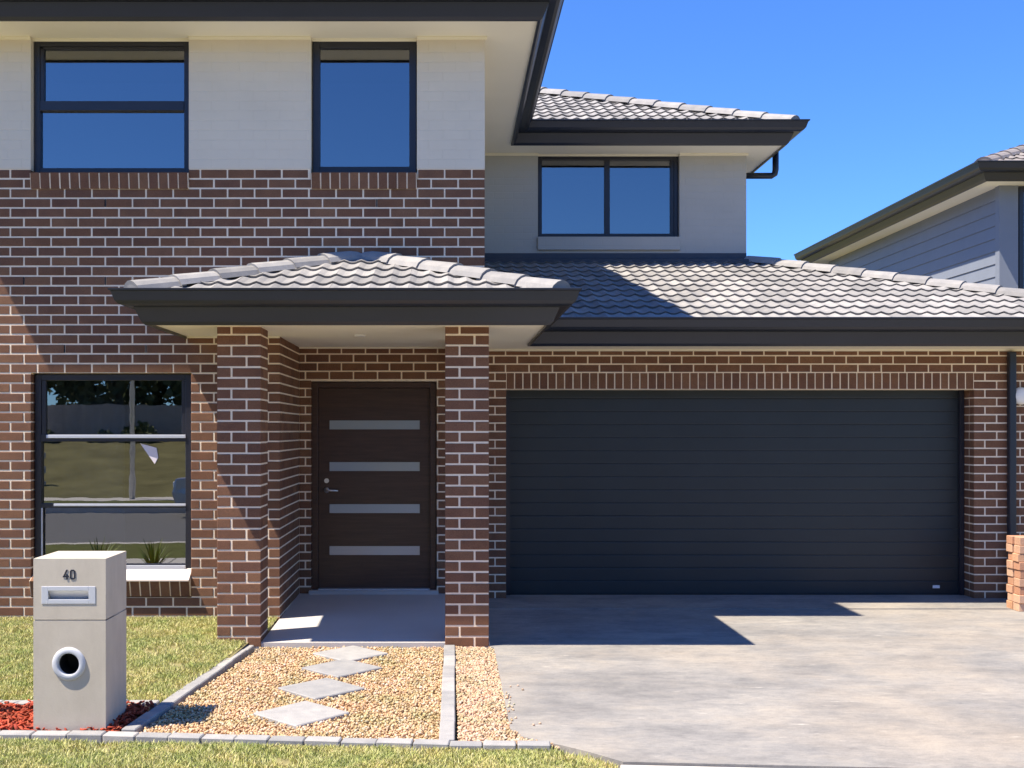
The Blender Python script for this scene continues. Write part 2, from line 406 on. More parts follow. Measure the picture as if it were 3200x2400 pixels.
# 300 bricks as individuals: the piers' front bricks, then main wall bricks low on the facade
vis = [b for b in MAINB if b[1] > -3.99]
ind = PB[:]
full = [b for b in vis if (b[1]-b[0]) > .2]
full.sort(key=lambda b: abs((b[4]+b[5])/2-1.9)+.15*abs((b[0]+b[1])/2+2.4))
need = 300-len(ind)
chosen = set(full[:need])
ind += [(main_wall, b) for b in full[:need]]
BR['stuff'] += [b for b in MAINB if b not in chosen]
cache = {}
def brick_obj(parent, b, name='brick', mat=BRICK):
    sx, sy, sz = b[1]-b[0], b[3]-b[2], b[5]-b[4]; key = (round(sx, 3), round(sy, 3), round(sz, 3), mat.name)
    if key not in cache: cache[key] = MB().cbox(-sx/2, sx/2, -sy/2, sy/2, -sz/2, sz/2, .004).mesh('brick', mat)
    return link(bpy.data.objects.new(name, cache[key]), parent, ((b[0]+b[1])/2, (b[2]+b[3])/2+random.uniform(-.0012, .0012), (b[4]+b[5])/2))
for p, b in ind: brick_obj(p, b)
mb = MB()
for b in BR['stuff']:
    j = random.uniform(-.0012, .0012); mb.cbox(b[0], b[1], b[2]+j, b[3]+j, b[4], b[5], .004)
tag(mb.build('brickwork', BRICK, house), kind='stuff')

# soldier bricks over the garage door
n = 56; pt = (5.356-.578)/n
for i in range(n):
    x = .578+i*pt
    brick_obj(gar_wall, (x+.005, x+pt-.005, YG, YG+.11, 2.124, 2.286), 'lintel_brick')
MB().box(.578, 5.356, YG+.006, YG+.25, 2.119, 2.2).build('lintel', MORTAR, house)

# ------------------------------------------------------------------ windows
def pane_room(par, x0, x1, z0, z1, yg, depth=1.6, side=0.35):
    m = MB(); a, b, c, d, e, f = x0-side, x1+side, yg+.16, yg+depth, z0-.3, z1+.12
    m.add([(a, d, e), (b, d, e), (b, d, f), (a, d, f)], [(0, 1, 2, 3)]).add([(a, c, e), (a, d, e), (a, d, f), (a, c, f)], [(0, 1, 2, 3)])
    m.add([(b, c, e), (b, d, e), (b, d, f), (b, c, f)], [(0, 1, 2, 3)]).add([(a, c, e), (b, c, e), (b, d, e), (a, d, e)], [(0, 1, 2, 3)])
    m.add([(a, c, f), (b, c, f), (b, d, f), (a, d, f)], [(0, 1, 2, 3)])
    m.build('room_lining', ROOMW, par)
def window(x0, x1, z0, z1, y, fw=.05, label=None, depth=1.6):
    m = MB(); m.box(x0, x0+fw, y-.02, y+.06, z0, z1).box(x1-fw, x1, y-.02, y+.06, z0, z1)
    m.box(x0+fw, x1-fw, y-.02, y+.06, z1-fw, z1).box(x0+fw, x1-fw, y-.02, y+.06, z0, z0+fw)
    w = m.build('window', FRAME, house, bevel=.004)
    if label: w['label'] = label
    pane_room(w, x0, x1, z0, z1, y, depth); return w
def pane(w, x0, x1, z0, z1, y):
    m = MB().box(x0, x1, y, y+.006, z0, z1); return m.build('pane', GLASS, w)
def bar(w, x0, x1, z0, z1, y0, y1, mat=FRAME, name='sash_rail'): return MB().box(x0, x1, y0, y1, z0, z1).build(name, mat, w, bevel=.003)
def sill(w, x0, x1, zb, zt, y, n, out=.025, rise=.03, back=.12, tl=.018):
    pt = (x1-x0)/n
    for i in range(n):
        a, b = x0+i*pt+.006, x0+(i+1)*pt-.006
        m = MB(); j = random.uniform(-.003, .003)
        v = [(a, y-out+tl+j, zb), (b, y-out+tl+j, zb), (b, y+back, zb), (a, y+back, zb), (a, y-out+j, zt), (b, y-out+j, zt), (b, y+back, zt+rise), (a, y+back, zt+rise)]
        m.add(v, [(0, 3, 2, 1), (4, 5, 6, 7), (0, 1, 5, 4), (1, 2, 6, 5), (2, 3, 7, 6), (3, 0, 4, 7)])
        m.build('sill_brick', BRICK, w)
    MB().add([(x0, y-out+tl+.004, zb+.004), (x1, y-out+tl+.004, zb+.004), (x1, y+back, zb+.004), (x0, y+back, zb+.004), (x0, y-out+.004, zt-.003), (x1, y-out+.004, zt-.003), (x1, y+back, zt+rise-.003), (x0, y+back, zt+rise-.003)],
             [(0, 3, 2, 1), (4, 5, 6, 7), (0, 1, 5, 4), (1, 2, 6, 5), (2, 3, 7, 6), (3, 0, 4, 7)]).build('sill_mortar', MORTAR, w)
yg = YW+.085
w = window(LW[0]+.01, LW[1]-.01, .455, 2.20, yg, .055, 'tall ground floor window reflecting the street')
zt, zl = 1.635, 1.03
bar(w, LW[0]+.055, LW[1]-.055, zt-.035, zt+.03, yg-.02, yg+.05); bar(w, LW[0]+.055, LW[1]-.055, zl-.02, zl+.02, yg-.018, yg+.05)
bar(w, LW[0]+.115, LW[1]-.06, zt-.004, zt+.026, yg-.032, yg-.021, ALU, 'rail_trim_glint'); bar(w, LW[0]+.18, LW[1]-.06, zl-.004, zl+.018, yg-.03, yg-.019, ALU, 'rail_trim_glint')  # pale strips paint the sun glint along the rail tops
bar(w, LW[0]+.066, LW[0]+.105, zt+.03, 2.145, yg-.01, yg+.03, FRAME, 'sash_stile'); bar(w, LW[1]-.1, LW[1]-.066, zt+.03, 2.145, yg-.01, yg+.03, FRAME, 'sash_stile')
bar(w, LW[0]+.066, LW[0]+.08, .51, zl-.02, yg-.024, yg-.012, ALU, 'rail_trim_glint')
pane(w, LW[0]+.06, LW[1]-.06, zt+.03, 2.15, yg+.01); pane(w, LW[0]+.06, LW[1]-.06, zl+.02, zt-.035, yg+.02); pane(w, LW[0]+.06, LW[1]-.06, .505, zl-.02, yg+.015)
bar(w, LW[0]+.06, LW[1]-.06, .462, .50, yg-.035, yg-.021, ALU, 'rail_trim_glint')
sill(w, LW[0]+.002, LW[1]-.002, .232, .375, YW, 16, .05, .085, .10, .04)
lower_window = w
MB().add([(-3.655, YW-.062, .372), (LW[1]-.004, YW-.062, .372), (LW[1]-.004, YW+.064, .458), (-3.655, YW+.064, .458), (-3.655, YW-.062, .386), (LW[1]-.004, YW-.062, .386), (LW[1]-.004, YW+.064, .474), (-3.655, YW+.064, .474)],
         [(0, 3, 2, 1), (4, 5, 6, 7), (0, 1, 5, 4), (1, 2, 6, 5), (2, 3, 7, 6), (3, 0, 4, 7)]).build('sunlit_sill_top', plain('sunlit_sill', (.70, .60, .52), .8, .1, 8), w, bevel=.003)  # added pale slab: sunlight on the brick sill top put into colour
for wx, wz in ((-3.721, 3.03), (-2.99, 3.03), (-3.363, 2.427), (-2.645, 2.427), (-1.9, 3.03), (-3.0, 3.72), (-.62, 3.72)):
    k = math.floor((wz-Z0)/CH); ph = XC+.005-BL*40+(BL/2 if k % 2 else 0); u = ph+round((wx-ph)/BL)*BL
    MB().box(u-.0055, u+.0055, YW+.0005, YW+.02, Z0+k*CH+.008, Z0+(k+1)*CH-.008).build('weep_hole', BLACK, house)
w = window(UW1[0]+.008, UW1[1]-.008, 3.985, ZU-.012, yg, .05, 'wide upper window with two stacked panes')
bar(w, UW1[0]+.058, UW1[1]-.058, 4.545, 4.63, yg-.024, yg+.05)
bar(w, UW1[0]+.058, UW1[0]+.09, 4.63, ZU-.06, yg-.012, yg+.04, FRAME, 'sash_stile'); bar(w, UW1[0]+.058, UW1[1]-.058, ZU-.085, ZU-.062, yg-.012, yg+.04)
pane(w, UW1[0]+.05, UW1[1]-.05, 4.63, ZU-.06, yg+.015); pane(w, UW1[0]+.05, UW1[1]-.05, 4.035, 4.545, yg+.02)
sill(w, UW1[0]+.002, UW1[1]-.002, 3.835, 3.972, YW, 16, .03, .035, .10)
w = window(UW2[0]+.008, UW2[1]-.008, 3.985, ZU-.012, yg, .062, 'narrow upper window with one pane')
pane(w, UW2[0]+.06, UW2[1]-.06, 4.045, ZU-.07, yg+.015)
sill(w, UW2[0]+.002, UW2[1]-.002, 3.835, 3.972, YW, 11, .03, .035, .10)
yr = YB+.08
w = window(RW[0]+.006, RW[1]-.006, 4.135, ZU-.012, yr, .05, 'sliding upper window over the garage roof')
xm = 1.99
bar(w, xm-.035, xm+.035, 4.185, ZU-.062, yr-.012, yr+.04, FRAME, 'mullion'); bar(w, RW[1]-.1, RW[1]-.056, 4.185, ZU-.062, yr-.006, yr+.03, FRAME, 'sash_stile')
pane(w, RW[0]+.05, xm-.03, 4.18, ZU-.06, yr+.012); pane(w, xm+.03, RW[1]-.05, 4.18, ZU-.06, yr+.022)
MB().box(RW[0]-.004, RW[1]+.004, YB-.035, YB+.14, 3.965, 4.13).build('sill', GREYP, w, bevel=.005)
for x in (.48, 1.36, 2.0, 2.65, 3.42): MB().box(x, x+.01, YB-.0015, YB+.02, 3.84 if x in (.48, 1.36, 3.42) else 3.875, 3.905).build('weep_hole', BLACK, house)

# ------------------------------------------------------------------ front door
yd = YD+.07
d = MB().box(-1.318, -.195, yd, yd+.045, .115, 2.125).build('door', WOOD, house, bevel=.003)
fm = MB(); fm.box(DOOR[0]+.004, -1.318, YD+.03, YD+.2, .06, 2.183).box(-.195, DOOR[1]-.004, YD+.03, YD+.2, .06, 2.183).box(-1.318, -.195, YD+.03, YD+.2, 2.128, 2.183)
fm.build('door_frame', WOOD, d, bevel=.004)
for z in (1.755, 1.337, .915, .494):
    MB().box(-1.205, -.30, yd-.004, yd+.002, z-.045, z+.045).build('glass_strip', FROST, d)
    b = MB(); b.box(-1.215, -.29, yd-.008, yd+.001, z+.045, z+.053).box(-1.215, -.29, yd-.008, yd+.001, z-.053, z-.045).box(-1.215, -1.205, yd-.008, yd+.001, z-.045, z+.045).box(-.30, -.29, yd-.008, yd+.001, z-.045, z+.045)
    b.build('glazing_bead', WOOD, d)
hx, hz = -1.235, 1.10
hm = MB().tube([(hx, yd+.002, hz), (hx, yd-.012, hz)], .027, 16).tube([(hx, yd-.01, hz), (hx, yd-.05, hz), (hx+.03, yd-.058, hz), (hx+.12, yd-.055, hz-.004)], [.011, .011, .010, .008], 10)
hm.build('handle', STEEL, d, smooth=True)
MB().tube([(hx, yd+.002, hz+.095), (hx, yd-.014, hz+.095)], .024, 16).build('lock', STEEL, d)
MB().box(DOOR[0]-.02, DOOR[1]+.02, YD-.055, YD+.2, .0, .105).build('door_sill', PORCH, house, bevel=.006)
MB().box(DOOR[0]+.07, DOOR[1]-.07, YD-.02, YD+.06, .106, .118).build('threshold', ALU, d)

# ------------------------------------------------------------------ garage door: sixteen ribbed slats
ygd = YG+.235
g = MB().box(.50, 5.44, ygd+.035, ygd+.06, GZ-.03, 2.3).build('garage_door', DOORM, house)
ns = 16; hs = (2.16-GZ)/ns
sm = None
for i in range(ns):
    za = GZ+.012+i*hs
    if sm is None:
        prof = [(0, .003), (.012, .0), (.0135, .008), (.0135, hs-.008), (.0115, hs-.002), (.0, hs-.001)]
        sm = MB().sweep([(-2.47, 0), (2.47, 0)], prof, 1).mesh('slat', DOORM, recalc=True)
    link(bpy.data.objects.new('slat', sm), g, (2.97, ygd+.03, za))
MB().box(.51, 5.43, ygd+.004, ygd+.03, GZ-.004, GZ+.012).build('rubber_seal', BLACK, g)
MB().box(5.04, 5.11, ygd+.002, ygd+.014, .055, .085).build('lock_tag', WHITE, g)
MB().box(.584, .63, ygd-.03, ygd+.01, GZ, 2.119).build('track', FRAME, g); MB().box(5.305, 5.35, ygd-.03, ygd+.01, GZ, 2.119).build('track', FRAME, g)

# ------------------------------------------------------------------ soffits, fascias, gutters, mouldings
XPL, XPR, YPF, YGF, XGR = -2.335, .765, 8.62, 10.78, 7.1
sf = MB().box(XPL, XPR, YPF, YW-.001, ZS, ZS+.04).box(XS, XPR, YW-.001, YG+.1, ZS, ZS+.04).box(XPR, XGR, YGF, YG+.1, ZS, ZS+.04).box(6.6, XGR, YG+.1, 19, ZS, ZS+.04).build('soffit', SOFFIT, house)
MB().tube([(-.78, 9.75, ZS+.01), (-.78, 9.75, ZS-.012)], .05, 20).build('downlight', WHITE, sf)
XUL, XUR, YUF, YRF, XRR = -4.98, .76, 9.46, 13.60, 4.08
us = MB().box(XUL, XUR, YUF, YW, ZU, ZU+.04).box(XUL, XL, YW, 20, ZU, ZU+.04).box(XC, XUR, YW, YRF, ZU, ZU+.04).box(XC, XRR, YRF, YB, ZU, ZU+.04).box(3.73, XRR, YB, 20.4, ZU, ZU+.04)
for a, b in (UW1[:2], UW2[:2]): us.box(a, b, YW, YW+.2, ZU, ZU+.04)
us.box(RW[0], RW[1], YB, YB+.2, ZU, ZU+.04).build('soffit', SOFFIT, house)
def eave(path, zs, up=.115, par=None):
    par = par or house
    MB().sweep(path, [(-.014, zs-.02), (.006, zs-.02), (.03, zs+.004), (.075, zs+up-.004), (.075, zs+up+.06), (-.014, zs+up+.06)]).build('fascia', METAL, par, recalc=True)
    z1 = zs+up; g = .125
    prof = [(.078, z1), (.135, z1), (.168, z1+.012), (.19, z1+.035), (.212, z1+g-.022), (.226, z1+g-.016), (.228, z1+g-.004), (.22, z1+g), (.208, z1+g-.003), (.20, z1+g-.022), (.078, z1+g-.022)]
    MB().sweep(path, prof).build('gutter', METAL, par, recalc=True)
eave([(XPL, YW-.002), (XPL, YPF), (XPR, YPF), (XPR, YGF), (XGR, YGF), (XGR, 19)][::-1], ZS) if False else eave([(XGR, 19), (XGR, YGF), (XPR, YGF), (XPR, YPF), (XPL, YPF), (XPL, YW-.002)][::-1], ZS)
eave([(XUL, 20), (XUL, YUF), (XUR, YUF), (XUR, YRF), (XRR, YRF), (XRR, 20.4)], ZU)
def mould(path, z, o=.022, h=.028): MB().sweep(path, [(0, z-h), (o*.5, z-h), (o, z-h*.4), (o, z), (0, z)]).build('moulding', TRIM, house, recalc=True)
for a, b in ((XL, UW1[0]), (UW1[1], UW2[0]), (UW2[1], XC+.02)): mould([(a, YW), (b, YW)], ZU)
for a, b in (UW1[:2], UW2[:2]): mould([(a, YW+.063), (b, YW+.063)], ZU, .02, .022)
mould([(XC, YB), (RW[0], YB)], ZU); mould([(RW[1], YB), (3.75, YB)], ZU); mould([(RW[0], YB+.058), (RW[1], YB+.058)], ZU, .02, .022)
mould([(.35, YG), (6.62, YG)], ZS, .03, .022)
mould([(XL+2.3, YW), (XS, YW), ], ZS, .02, .015); mould([(XS, YW), (XS, YD)][::1], ZS, -.0, .0) if False else None
mould([(XS, YD), (.2, YD)], ZS, .02, .015)

# ------------------------------------------------------------------ tiled roofs
TW, GA, WV = .30, .315, .15
def wave(u): 
    p = (u/WV) % 1.0
    return .0105*(math.cos(2*math.pi*p)+.18*math.cos(4*math.pi*p))
SEG = 12
def tile_geo():
    L = GA+.055; t = .020; V = []
    for j, (w_, dz) in enumerate(((0, t+.006), (L, .004))):
        for i in range(SEG+1): V.append((TW*i/SEG, w_, wave(TW*i/SEG)+dz))
    for i in range(SEG+1): V.append((TW*i/SEG, .022, wave(TW*i/SEG)-.004))
    k = SEG+1; Fc = [(i, i+1, k+i+1, k+i) for i in range(SEG)]+[(2*k+i, 2*k+i+1, i+1, i) for i in range(SEG)]
    return V, Fc
TV, TF = tile_geo()
def clip_tile(u0, w0, poly):
    b = bmesh.new(); vs_ = [b.verts.new((x+u0, y+w0, z)) for x, y, z in TV]
    for f in TF: b.faces.new([vs_[i] for i in f])
    n = len(poly)
    for i in range(n):
        p, q = Vector(poly[i]), Vector(poly[(i+1) % n]); d = q-p
        if abs(d.y) < 1e-6 and p.y < .01: continue      # the eave edge
        nn = Vector((d.y, -d.x, 0)).normalized()          # outside of a ccw polygon
        bmesh.ops.bisect_plane(b, geom=b.verts[:]+b.edges[:]+b.faces[:], plane_co=(p.x, p.y, 0), plane_no=nn, clear_outer=True, clear_inner=False)
    b.verts.index_update()
    V = [(v.co.x-u0, v.co.y-w0, v.co.z) for v in b.verts]; Fc = [[v.index for v in f.verts] for f in b.faces]; b.free()
    return V, Fc
shared_tile = {}
def tile_roof(parent, O, u, v, tanp, poly, mat, overhang=.02, budget=None, phase=0.):
    """poly in plan (u,v), ccw; returns number of tile objects"""
    O, u, v = Vector(O), Vector(u), Vector(v); cp = 1/math.sqrt(1+tanp*tanp); s = (v+Vector((0, 0, tanp)))*cp; nrm = u.cross(s)
    if nrm.z < 0: nrm = -nrm
    pw = [(a, b/cp) for a, b in poly]; M = Matrix((u, s, nrm)).transposed()
    umin, umax = min(p[0] for p in pw), max(p[0] for p in pw); wmax = max(p[1] for p in pw)
    def inside(a, b): 
        return all((pw[(i+1) % len(pw)][0]-pw[i][0])*(b-pw[i][1])-(pw[(i+1) % len(pw)][1]-pw[i][1])*(a-pw[i][0]) > -1e-4 for i in range(len(pw)))
    rest = MB(); cnt = 0; r = 0
    while r*GA-overhang < wmax:
        w0 = r*GA-overhang; a = umin-TW+(.15 if r % 2 else 0)+phase
        while a < umax:
            cs = [(a, max(w0, 0)), (a+TW, max(w0, 0)), (a+TW, w0+GA+.055), (a, w0+GA+.055)]
            ins = [inside(*c) for c in cs]
            V = None
            if all(ins): V = 'full'
            else:
                c = clip_tile(a, w0, pw)
                if c[1]: V = c
            if V is not None:
                T = O+M@Vector((a, w0, 0))
                if budget is not None and budget[0] > 0:
                    if V == 'full':
                        if mat.name not in shared_tile: shared_tile[mat.name] = MB().add(TV, TF).mesh('roof_tile', mat, smooth=False)
                        me = shared_tile[mat.name]
                    else: me = MB().add(*V).mesh('roof_tile', mat)
                    o = bpy.data.objects.new('roof_tile', me); link(o, parent)
                    tilt = Matrix.Rotation(random.uniform(-.006, .006), 3, 'Z')
                    o.matrix_basis = Matrix.Translation(T+nrm*random.uniform(0, .003)) @ (M@tilt).to_4x4(); budget[0] -= 1; cnt += 1
                else:
                    vv, ff = (TV, TF) if V == 'full' else V
                    rest.add([T+M@Vector(p) for p in vv], ff)
            a += TW
        r += 1
    if rest.f: tag(rest.build('roof_tiles', mat, parent), kind='stuff')
    return cnt
cap_mesh = {}
def caps(parent, p, q, mat, L=.37, w=1.0, name='ridge_tile'):
    p, q = Vector(p), Vector(q); d = (q-p); n = max(1, round(d.length/L)); st = d.length/n; d.normalize()
    up = (Vector((0, 0, 1))-d*d.z).normalized(); sd = d.cross(up)
    key = (mat.name, round(st, 3), w)
    if key not in cap_mesh:
        cs = [(-.125, -.055), (-.105, -.014), (-.066, .016), (-.02, .032), (.02, .032), (.066, .016), (.105, -.014), (.125, -.055)]
        V = [(x*w*1.06, 0, z*1.05+.018) for x, z in cs]+[(x*w*.94, st+.05, z*.95) for x, z in cs]+[(x*w*1.0, .003, z-.012) for x, z in cs]
        k = len(cs); Fc = [(i, i+1, k+i+1, k+i) for i in range(k-1)]+[(2*k+i, 2*k+i+1, i+1, i) for i in range(k-1)]+[tuple(range(2*k+k-1, 2*k-1, -1))]
        cap_mesh[key] = MB().add(V, Fc).mesh(name, mat, recalc=True)
    M = Matrix((sd, d, up)).transposed().to_4x4()
    for i in range(n):
        o = bpy.data.objects.new(name, cap_mesh[key]); link(o, parent); o.matrix_basis = Matrix.Translation(p+d*(i*st)+up*random.uniform(0, .004)) @ M
budget = [300]
def roof_base(planes, mat=BLACK, name='roof'):
    m = MB()
    for pts in planes: m.add(pts, [tuple(range(len(pts)))])
    return m.build(name, mat, house)
# porch roof
ez = ZS+.115+.095; ef = YPF-.12; xl, xr = XPL-.12, XPR+.12; tp = .335
zt = ez+(YW-ef)*tp; xa, xb = -.85, -.71
YV = 11.25
porch = roof_base([[(xl, ef, ez-.012), (xr, ef, ez-.012), (xb, YW, zt-.012), (xa, YW, zt-.012)], [(xl, YW, ez-.012), (xl, ef, ez-.012), (xa, YW, zt-.012)]])
sl_r = MB().add([(xr, ef, ez), (xr, YGF, ez), (XC, YV, ez+(xr-XC)*(zt-ez)/(xr-xb)), (XC, YW, ez+(xr-XC)*(zt-ez)/(xr-xb)), (xb, YW, zt)], [(0, 1, 2, 3, 4)]).build('roof_slope', TILE, porch)
MB().add([(xl, YW, ez+.01), (xl, ef, ez+.01), (xa, YW, zt+.01)], [(0, 1, 2)]).build('roof_slope', TILE, porch)
tile_roof(porch, (xl, ef, ez), (1, 0, 0), (0, 1, 0), tp, [(0, 0), (xr-xl, 0), (xb-xl, YW-ef), (xa-xl, YW-ef)], TILE, budget=budget, phase=.04)
caps(porch, (xl+.03, ef+.0, ez+.045), (xa, YW+.05, zt+.05), TILE, .38, 1.0)
caps(porch, (xr-.03, ef+.0, ez+.045), (xb, YW+.05, zt+.05), TILE, .38, 1.0)
# garage roof
eg = YGF-.12; tg = .312; xg = XGR+.12; zgt = ez+(YB-eg)*tg; hb = xg-(YB-eg)
garage = roof_base([[(XC, eg, ez-.012), (xg, eg, ez-.012), (hb, YB, zgt-.012), (XC, YB, zgt-.012)], [(xg, eg, ez-.012), (xg, 19, ez-.012), (hb, 19, zgt-.012), (hb, YB, zgt-.012)]])
tile_roof(garage, (XC, eg, ez), (1, 0, 0), (0, 1, 0), tg, [(0, 0), (xg-XC, 0), (hb-XC, YB-eg), (0, YB-eg)], TILE, budget=budget)
MB().add([(xg, eg, ez), (xg, 19, ez), (hb, 19, zgt), (hb, YB, zgt)], [(0, 1, 2, 3)]).build('roof_slope', TILE, garage)
caps(garage, (xg-.03, eg, ez+.045), (hb, YB, zgt+.05), TILE, .38)
MB().sweep([(XC, YB), (3.73, YB)], [(0, zgt-.08), (.12, zgt-.02), (.12, zgt+.03), (.012, zgt+.05), (.008, zgt+.12), (0, zgt+.12)]).build('flashing', FLASH, house, recalc=True)
MB().sweep([(XC, YW+.3), (XC, YB)], [(0, 2.7), (.004, 2.7), (.004, 3.0), (0, 3.0)]).build('flashing', FLASH, house, recalc=True)
# upper roofs
zu = ZU+.115+.095; tu = .425; er = YRF-.12; xrr = XRR+.12
yr2 = er+4.4; k = (yr2-er)*tu
upper = roof_base([[(-4, er, zu-.012), (xrr, er, zu-.012), (xrr-4.4, yr2, zu+k-.012), (-4, yr2, zu+k-.012)]])
tile_roof(upper, (XUR-.4, er, zu), (1, 0, 0), (0, 1, 0), tu, [(0, 0), (xrr-XUR+.4, 0), (.0, xrr-XUR+.4)], TILE, budget=budget)
caps(upper, (xrr-.03, er, zu+.045), (xrr-4.2, er+4.2, zu+4.2*tu+.055), TILE, .40)
MB().add([(xrr, er, zu), (xrr, 20.4, zu), (xrr-4.4, 20.4, zu+k), (xrr-4.4, yr2, zu+k)], [(0, 1, 2, 3)]).build('roof_slope', TILE, upper)
a, b, e = XUL-.12, XUR+.12, YUF-.12; hw = (b-a)/2
MB().add([(a, e, zu), (b, e, zu), ((a+b)/2, e+hw, zu+hw*tu), (a, 20.4, zu), (b, 20.4, zu), ((a+b)/2, 20.4, zu+hw*tu)], [(0, 1, 2), (1, 4, 5, 2), (3, 0, 2, 5)]).build('roof_slope', TILE, upper)
print('tiles left', budget, 'bricks', len(ind), len(BR['stuff']))

# ------------------------------------------------------------------ downpipes
MB().box(5.682, 5.757, YG-.075, YG-.012, GZ, ZS-.03).build('downpipe', METAL, house, bevel=.012)
x, y = XRR+.12, YB+.35
MB().tube([(x, y, ZU+.12), (x, y, ZU-.12), (x-.012, y, ZU-.175), (x-.05, y, ZU-.20), (3.75, y, ZU-.20)], .04, 12).build('downpipe', METAL, house, smooth=True)

# ------------------------------------------------------------------ ground and paving
def sheet(name, poly, z, mat, thick=.0):
    m = MB().prism(poly, z-thick, z) if thick else MB().add([(x, y, z(x, y) if callable(z) else z) for x, y in poly], [tuple(range(len(poly)))])
    return structure(m.build(name, mat))
A = -.075                                         # the street is turned a little against the house front
def st(t, n): return (t*math.cos(A)-n*math.sin(A)*-1*0+0*t, 0) if False else (t*math.cos(A)-n*math.sin(A), 5.87+t*math.sin(A)+n*math.cos(A))
sheet('ground', [(-900, -900), (900, -900), (900, 900), (-900, 900)], -.30, GRASSG)
sheet('garden_soil', [st(-40, 0), st(40, 0), (60, 40), (-60, 40)], -.075, SOIL)
drive = [(.322, 10.765), (.322, 8.9), (.35, 8.88), (.35, 6.46), (.39, 6.32), (.48, 6.22), (.60, 6.13), (.74, 6.0), (.90, 5.815), (7.2, 5.34), (7.0, 10.765)]
structure(MB().prism(drive, -.10, GZ).build('driveway', DRIVE))
structure(MB().prism([(.322, 10.777), (7.0, 10.777), (7.0, 11.75), (.322, 11.75)], -.10, GZ+.006).build('driveway', DRIVE))
structure(MB().prism([(.60, 10.764), (7, 10.764), (7, 10.778), (.60, 10.778)], -.1, GZ-.012).build('expansion_joint', BLACK))
m = MB(); x0, x1, y0, y1 = -1.505, .32, YP+.01, YD
m.add([(x0, y0, -.1), (x1, y0, -.1), (x1, y1, -.1), (x0, y1, -.1), (x0, y0, .006), (x1, y0, .006), (x1, y1, .072), (x0, y1, .072)], [(0, 3, 2, 1), (4, 5, 6, 7), (0, 1, 5, 4), (1, 2, 6, 5), (2, 3, 7, 6), (3, 0, 4, 7)])
structure(m.build('porch_floor', PORCH))
for i in range(-14, 16):
    a = .88+i*1.5; n0 = 0. if a > .8 else -.6; structure(MB().prism([st(a+.006, -1.35), st(a+1.494, -1.35), st(a+1.494, n0), st(a+.006, n0)], -.12, -.035 if a < .5 else -.03).build('footpath', PATHM, bevel=.008))
sheet('verge', [st(-60, -3.6), st(60, -3.6), st(60, -1.35), st(-60, -1.35)], -.06, GRASSG)
structure(MB().prism([st(-60, -3.85), st(60, -3.85), st(60, -3.6), st(-60, -3.6)], -.3, -.06).build('kerb', PATHM, bevel=.02))
sheet('road', [st(-80, -12.2), st(80, -12.2), st(80, -3.85), st(-80, -3.85)], -.2, ASPH)
structure(MB().prism([st(-60, -12.5), st(60, -12.5), st(60, -12.2), st(-60, -12.2)], -.3, -.06).build('kerb', PATHM, bevel=.02))
sheet('verge', [st(-60, -14.4), st(60, -14.4), st(60, -12.5), st(-60, -12.5)], -.06, GRASSG)
sheet('footpath', [st(-60, -15.7), st(60, -15.7), st(60, -14.4), st(-60, -14.4)], -.05, PATHM)
m = MB(); q = q_bank = [(-15.7, -.06), (-19, .25), (-24, 1.1), (-28, 1.3), (-70, 1.6)]
for (n0, z0), (n1, z1) in zip(q, q[1:]):
    p = [(*st(-70, n0), z0), (*st(70, n0), z0), (*st(70, n1), z1), (*st(-70, n1), z1)]; m.add(p, [(3, 2, 1, 0)])
structure(m.build('grass_bank', BANK))

# gravel, mulch, lawn
def poly_pts(n, poly, rg=rng):
    P = np.array(poly); lo, hi = P.min(0), P.max(0); out = []
    tot = 0
    while tot < n:
        q = rg.uniform(lo, hi, (n, 2)); ins = np.zeros(n, bool)
        for i in range(len(P)):
            a, b = P[i], P[i-1]; c = ((a[1] > q[:, 1]) != (b[1] > q[:, 1])) & (q[:, 0] < (b[0]-a[0])*(q[:, 1]-a[1])/(b[1]-a[1]+1e-12)+a[0]); ins ^= c
        out.append(q[ins]); tot += ins.sum()
    return np.concatenate(out)[:n]
ICO = bmesh.new(); bmesh.ops.create_icosphere(ICO, subdivisions=1, radius=1); IV = np.array([v.co for v in ICO.verts]); IF = np.array([[v.index for v in f.verts] for f in ICO.faces]); ICO.free()
def rotm(a, b, c):
    ca, sa, cb, sb, cc, sc = np.cos(a), np.sin(a), np.cos(b), np.sin(b), np.cos(c), np.sin(c); z = np.zeros_like(a); o = np.ones_like(a)
    Rz = np.stack([np.stack([ca, -sa, z], -1), np.stack([sa, ca, z], -1), np.stack([z, z, o], -1)], -2)
    Rx = np.stack([np.stack([o, z, z], -1), np.stack([z, cb, -sb], -1), np.stack([z, sb, cb], -1)], -2)
    Ry = np.stack([np.stack([cc, z, sc], -1), np.stack([z, o, z], -1), np.stack([-sc, z, cc], -1)], -2)
    return Rz@Rx@Ry
def scatter(name, xy, z, shape_v, shape_f, scale, mat, label, cat, flat=False, tilt=3.14):
    n = len(xy); Rm = rotm(rng.uniform(0, 6.28, n), rng.uniform(-tilt, tilt, n), rng.uniform(-tilt, tilt, n))
    V = shape_v[None]*scale[:, None, :]; V = V*(1+rng.uniform(-.22, .22, V.shape)) if not flat else V
    V = np.einsum('nij,nkj->nki', Rm, V)+np.column_stack([xy, z])[:, None, :]
    Fc = (shape_f[None]+(np.arange(n)*len(shape_v))[:, None, None]).reshape(-1, shape_f.shape[1])
    o = link(bpy.data.objects.new(name, np_mesh(name, V.reshape(-1, 3), Fc, mat))); return tag(o, label, cat, kind='stuff')
gp = [(-1.50, 8.93), (-.05, 8.93), (-.05, 6.21), (-1.79, 6.335)]
n = 27000; s = rng.uniform(.0045, .0105, (n, 1))*rng.uniform(.7, 1.25, (n, 3))
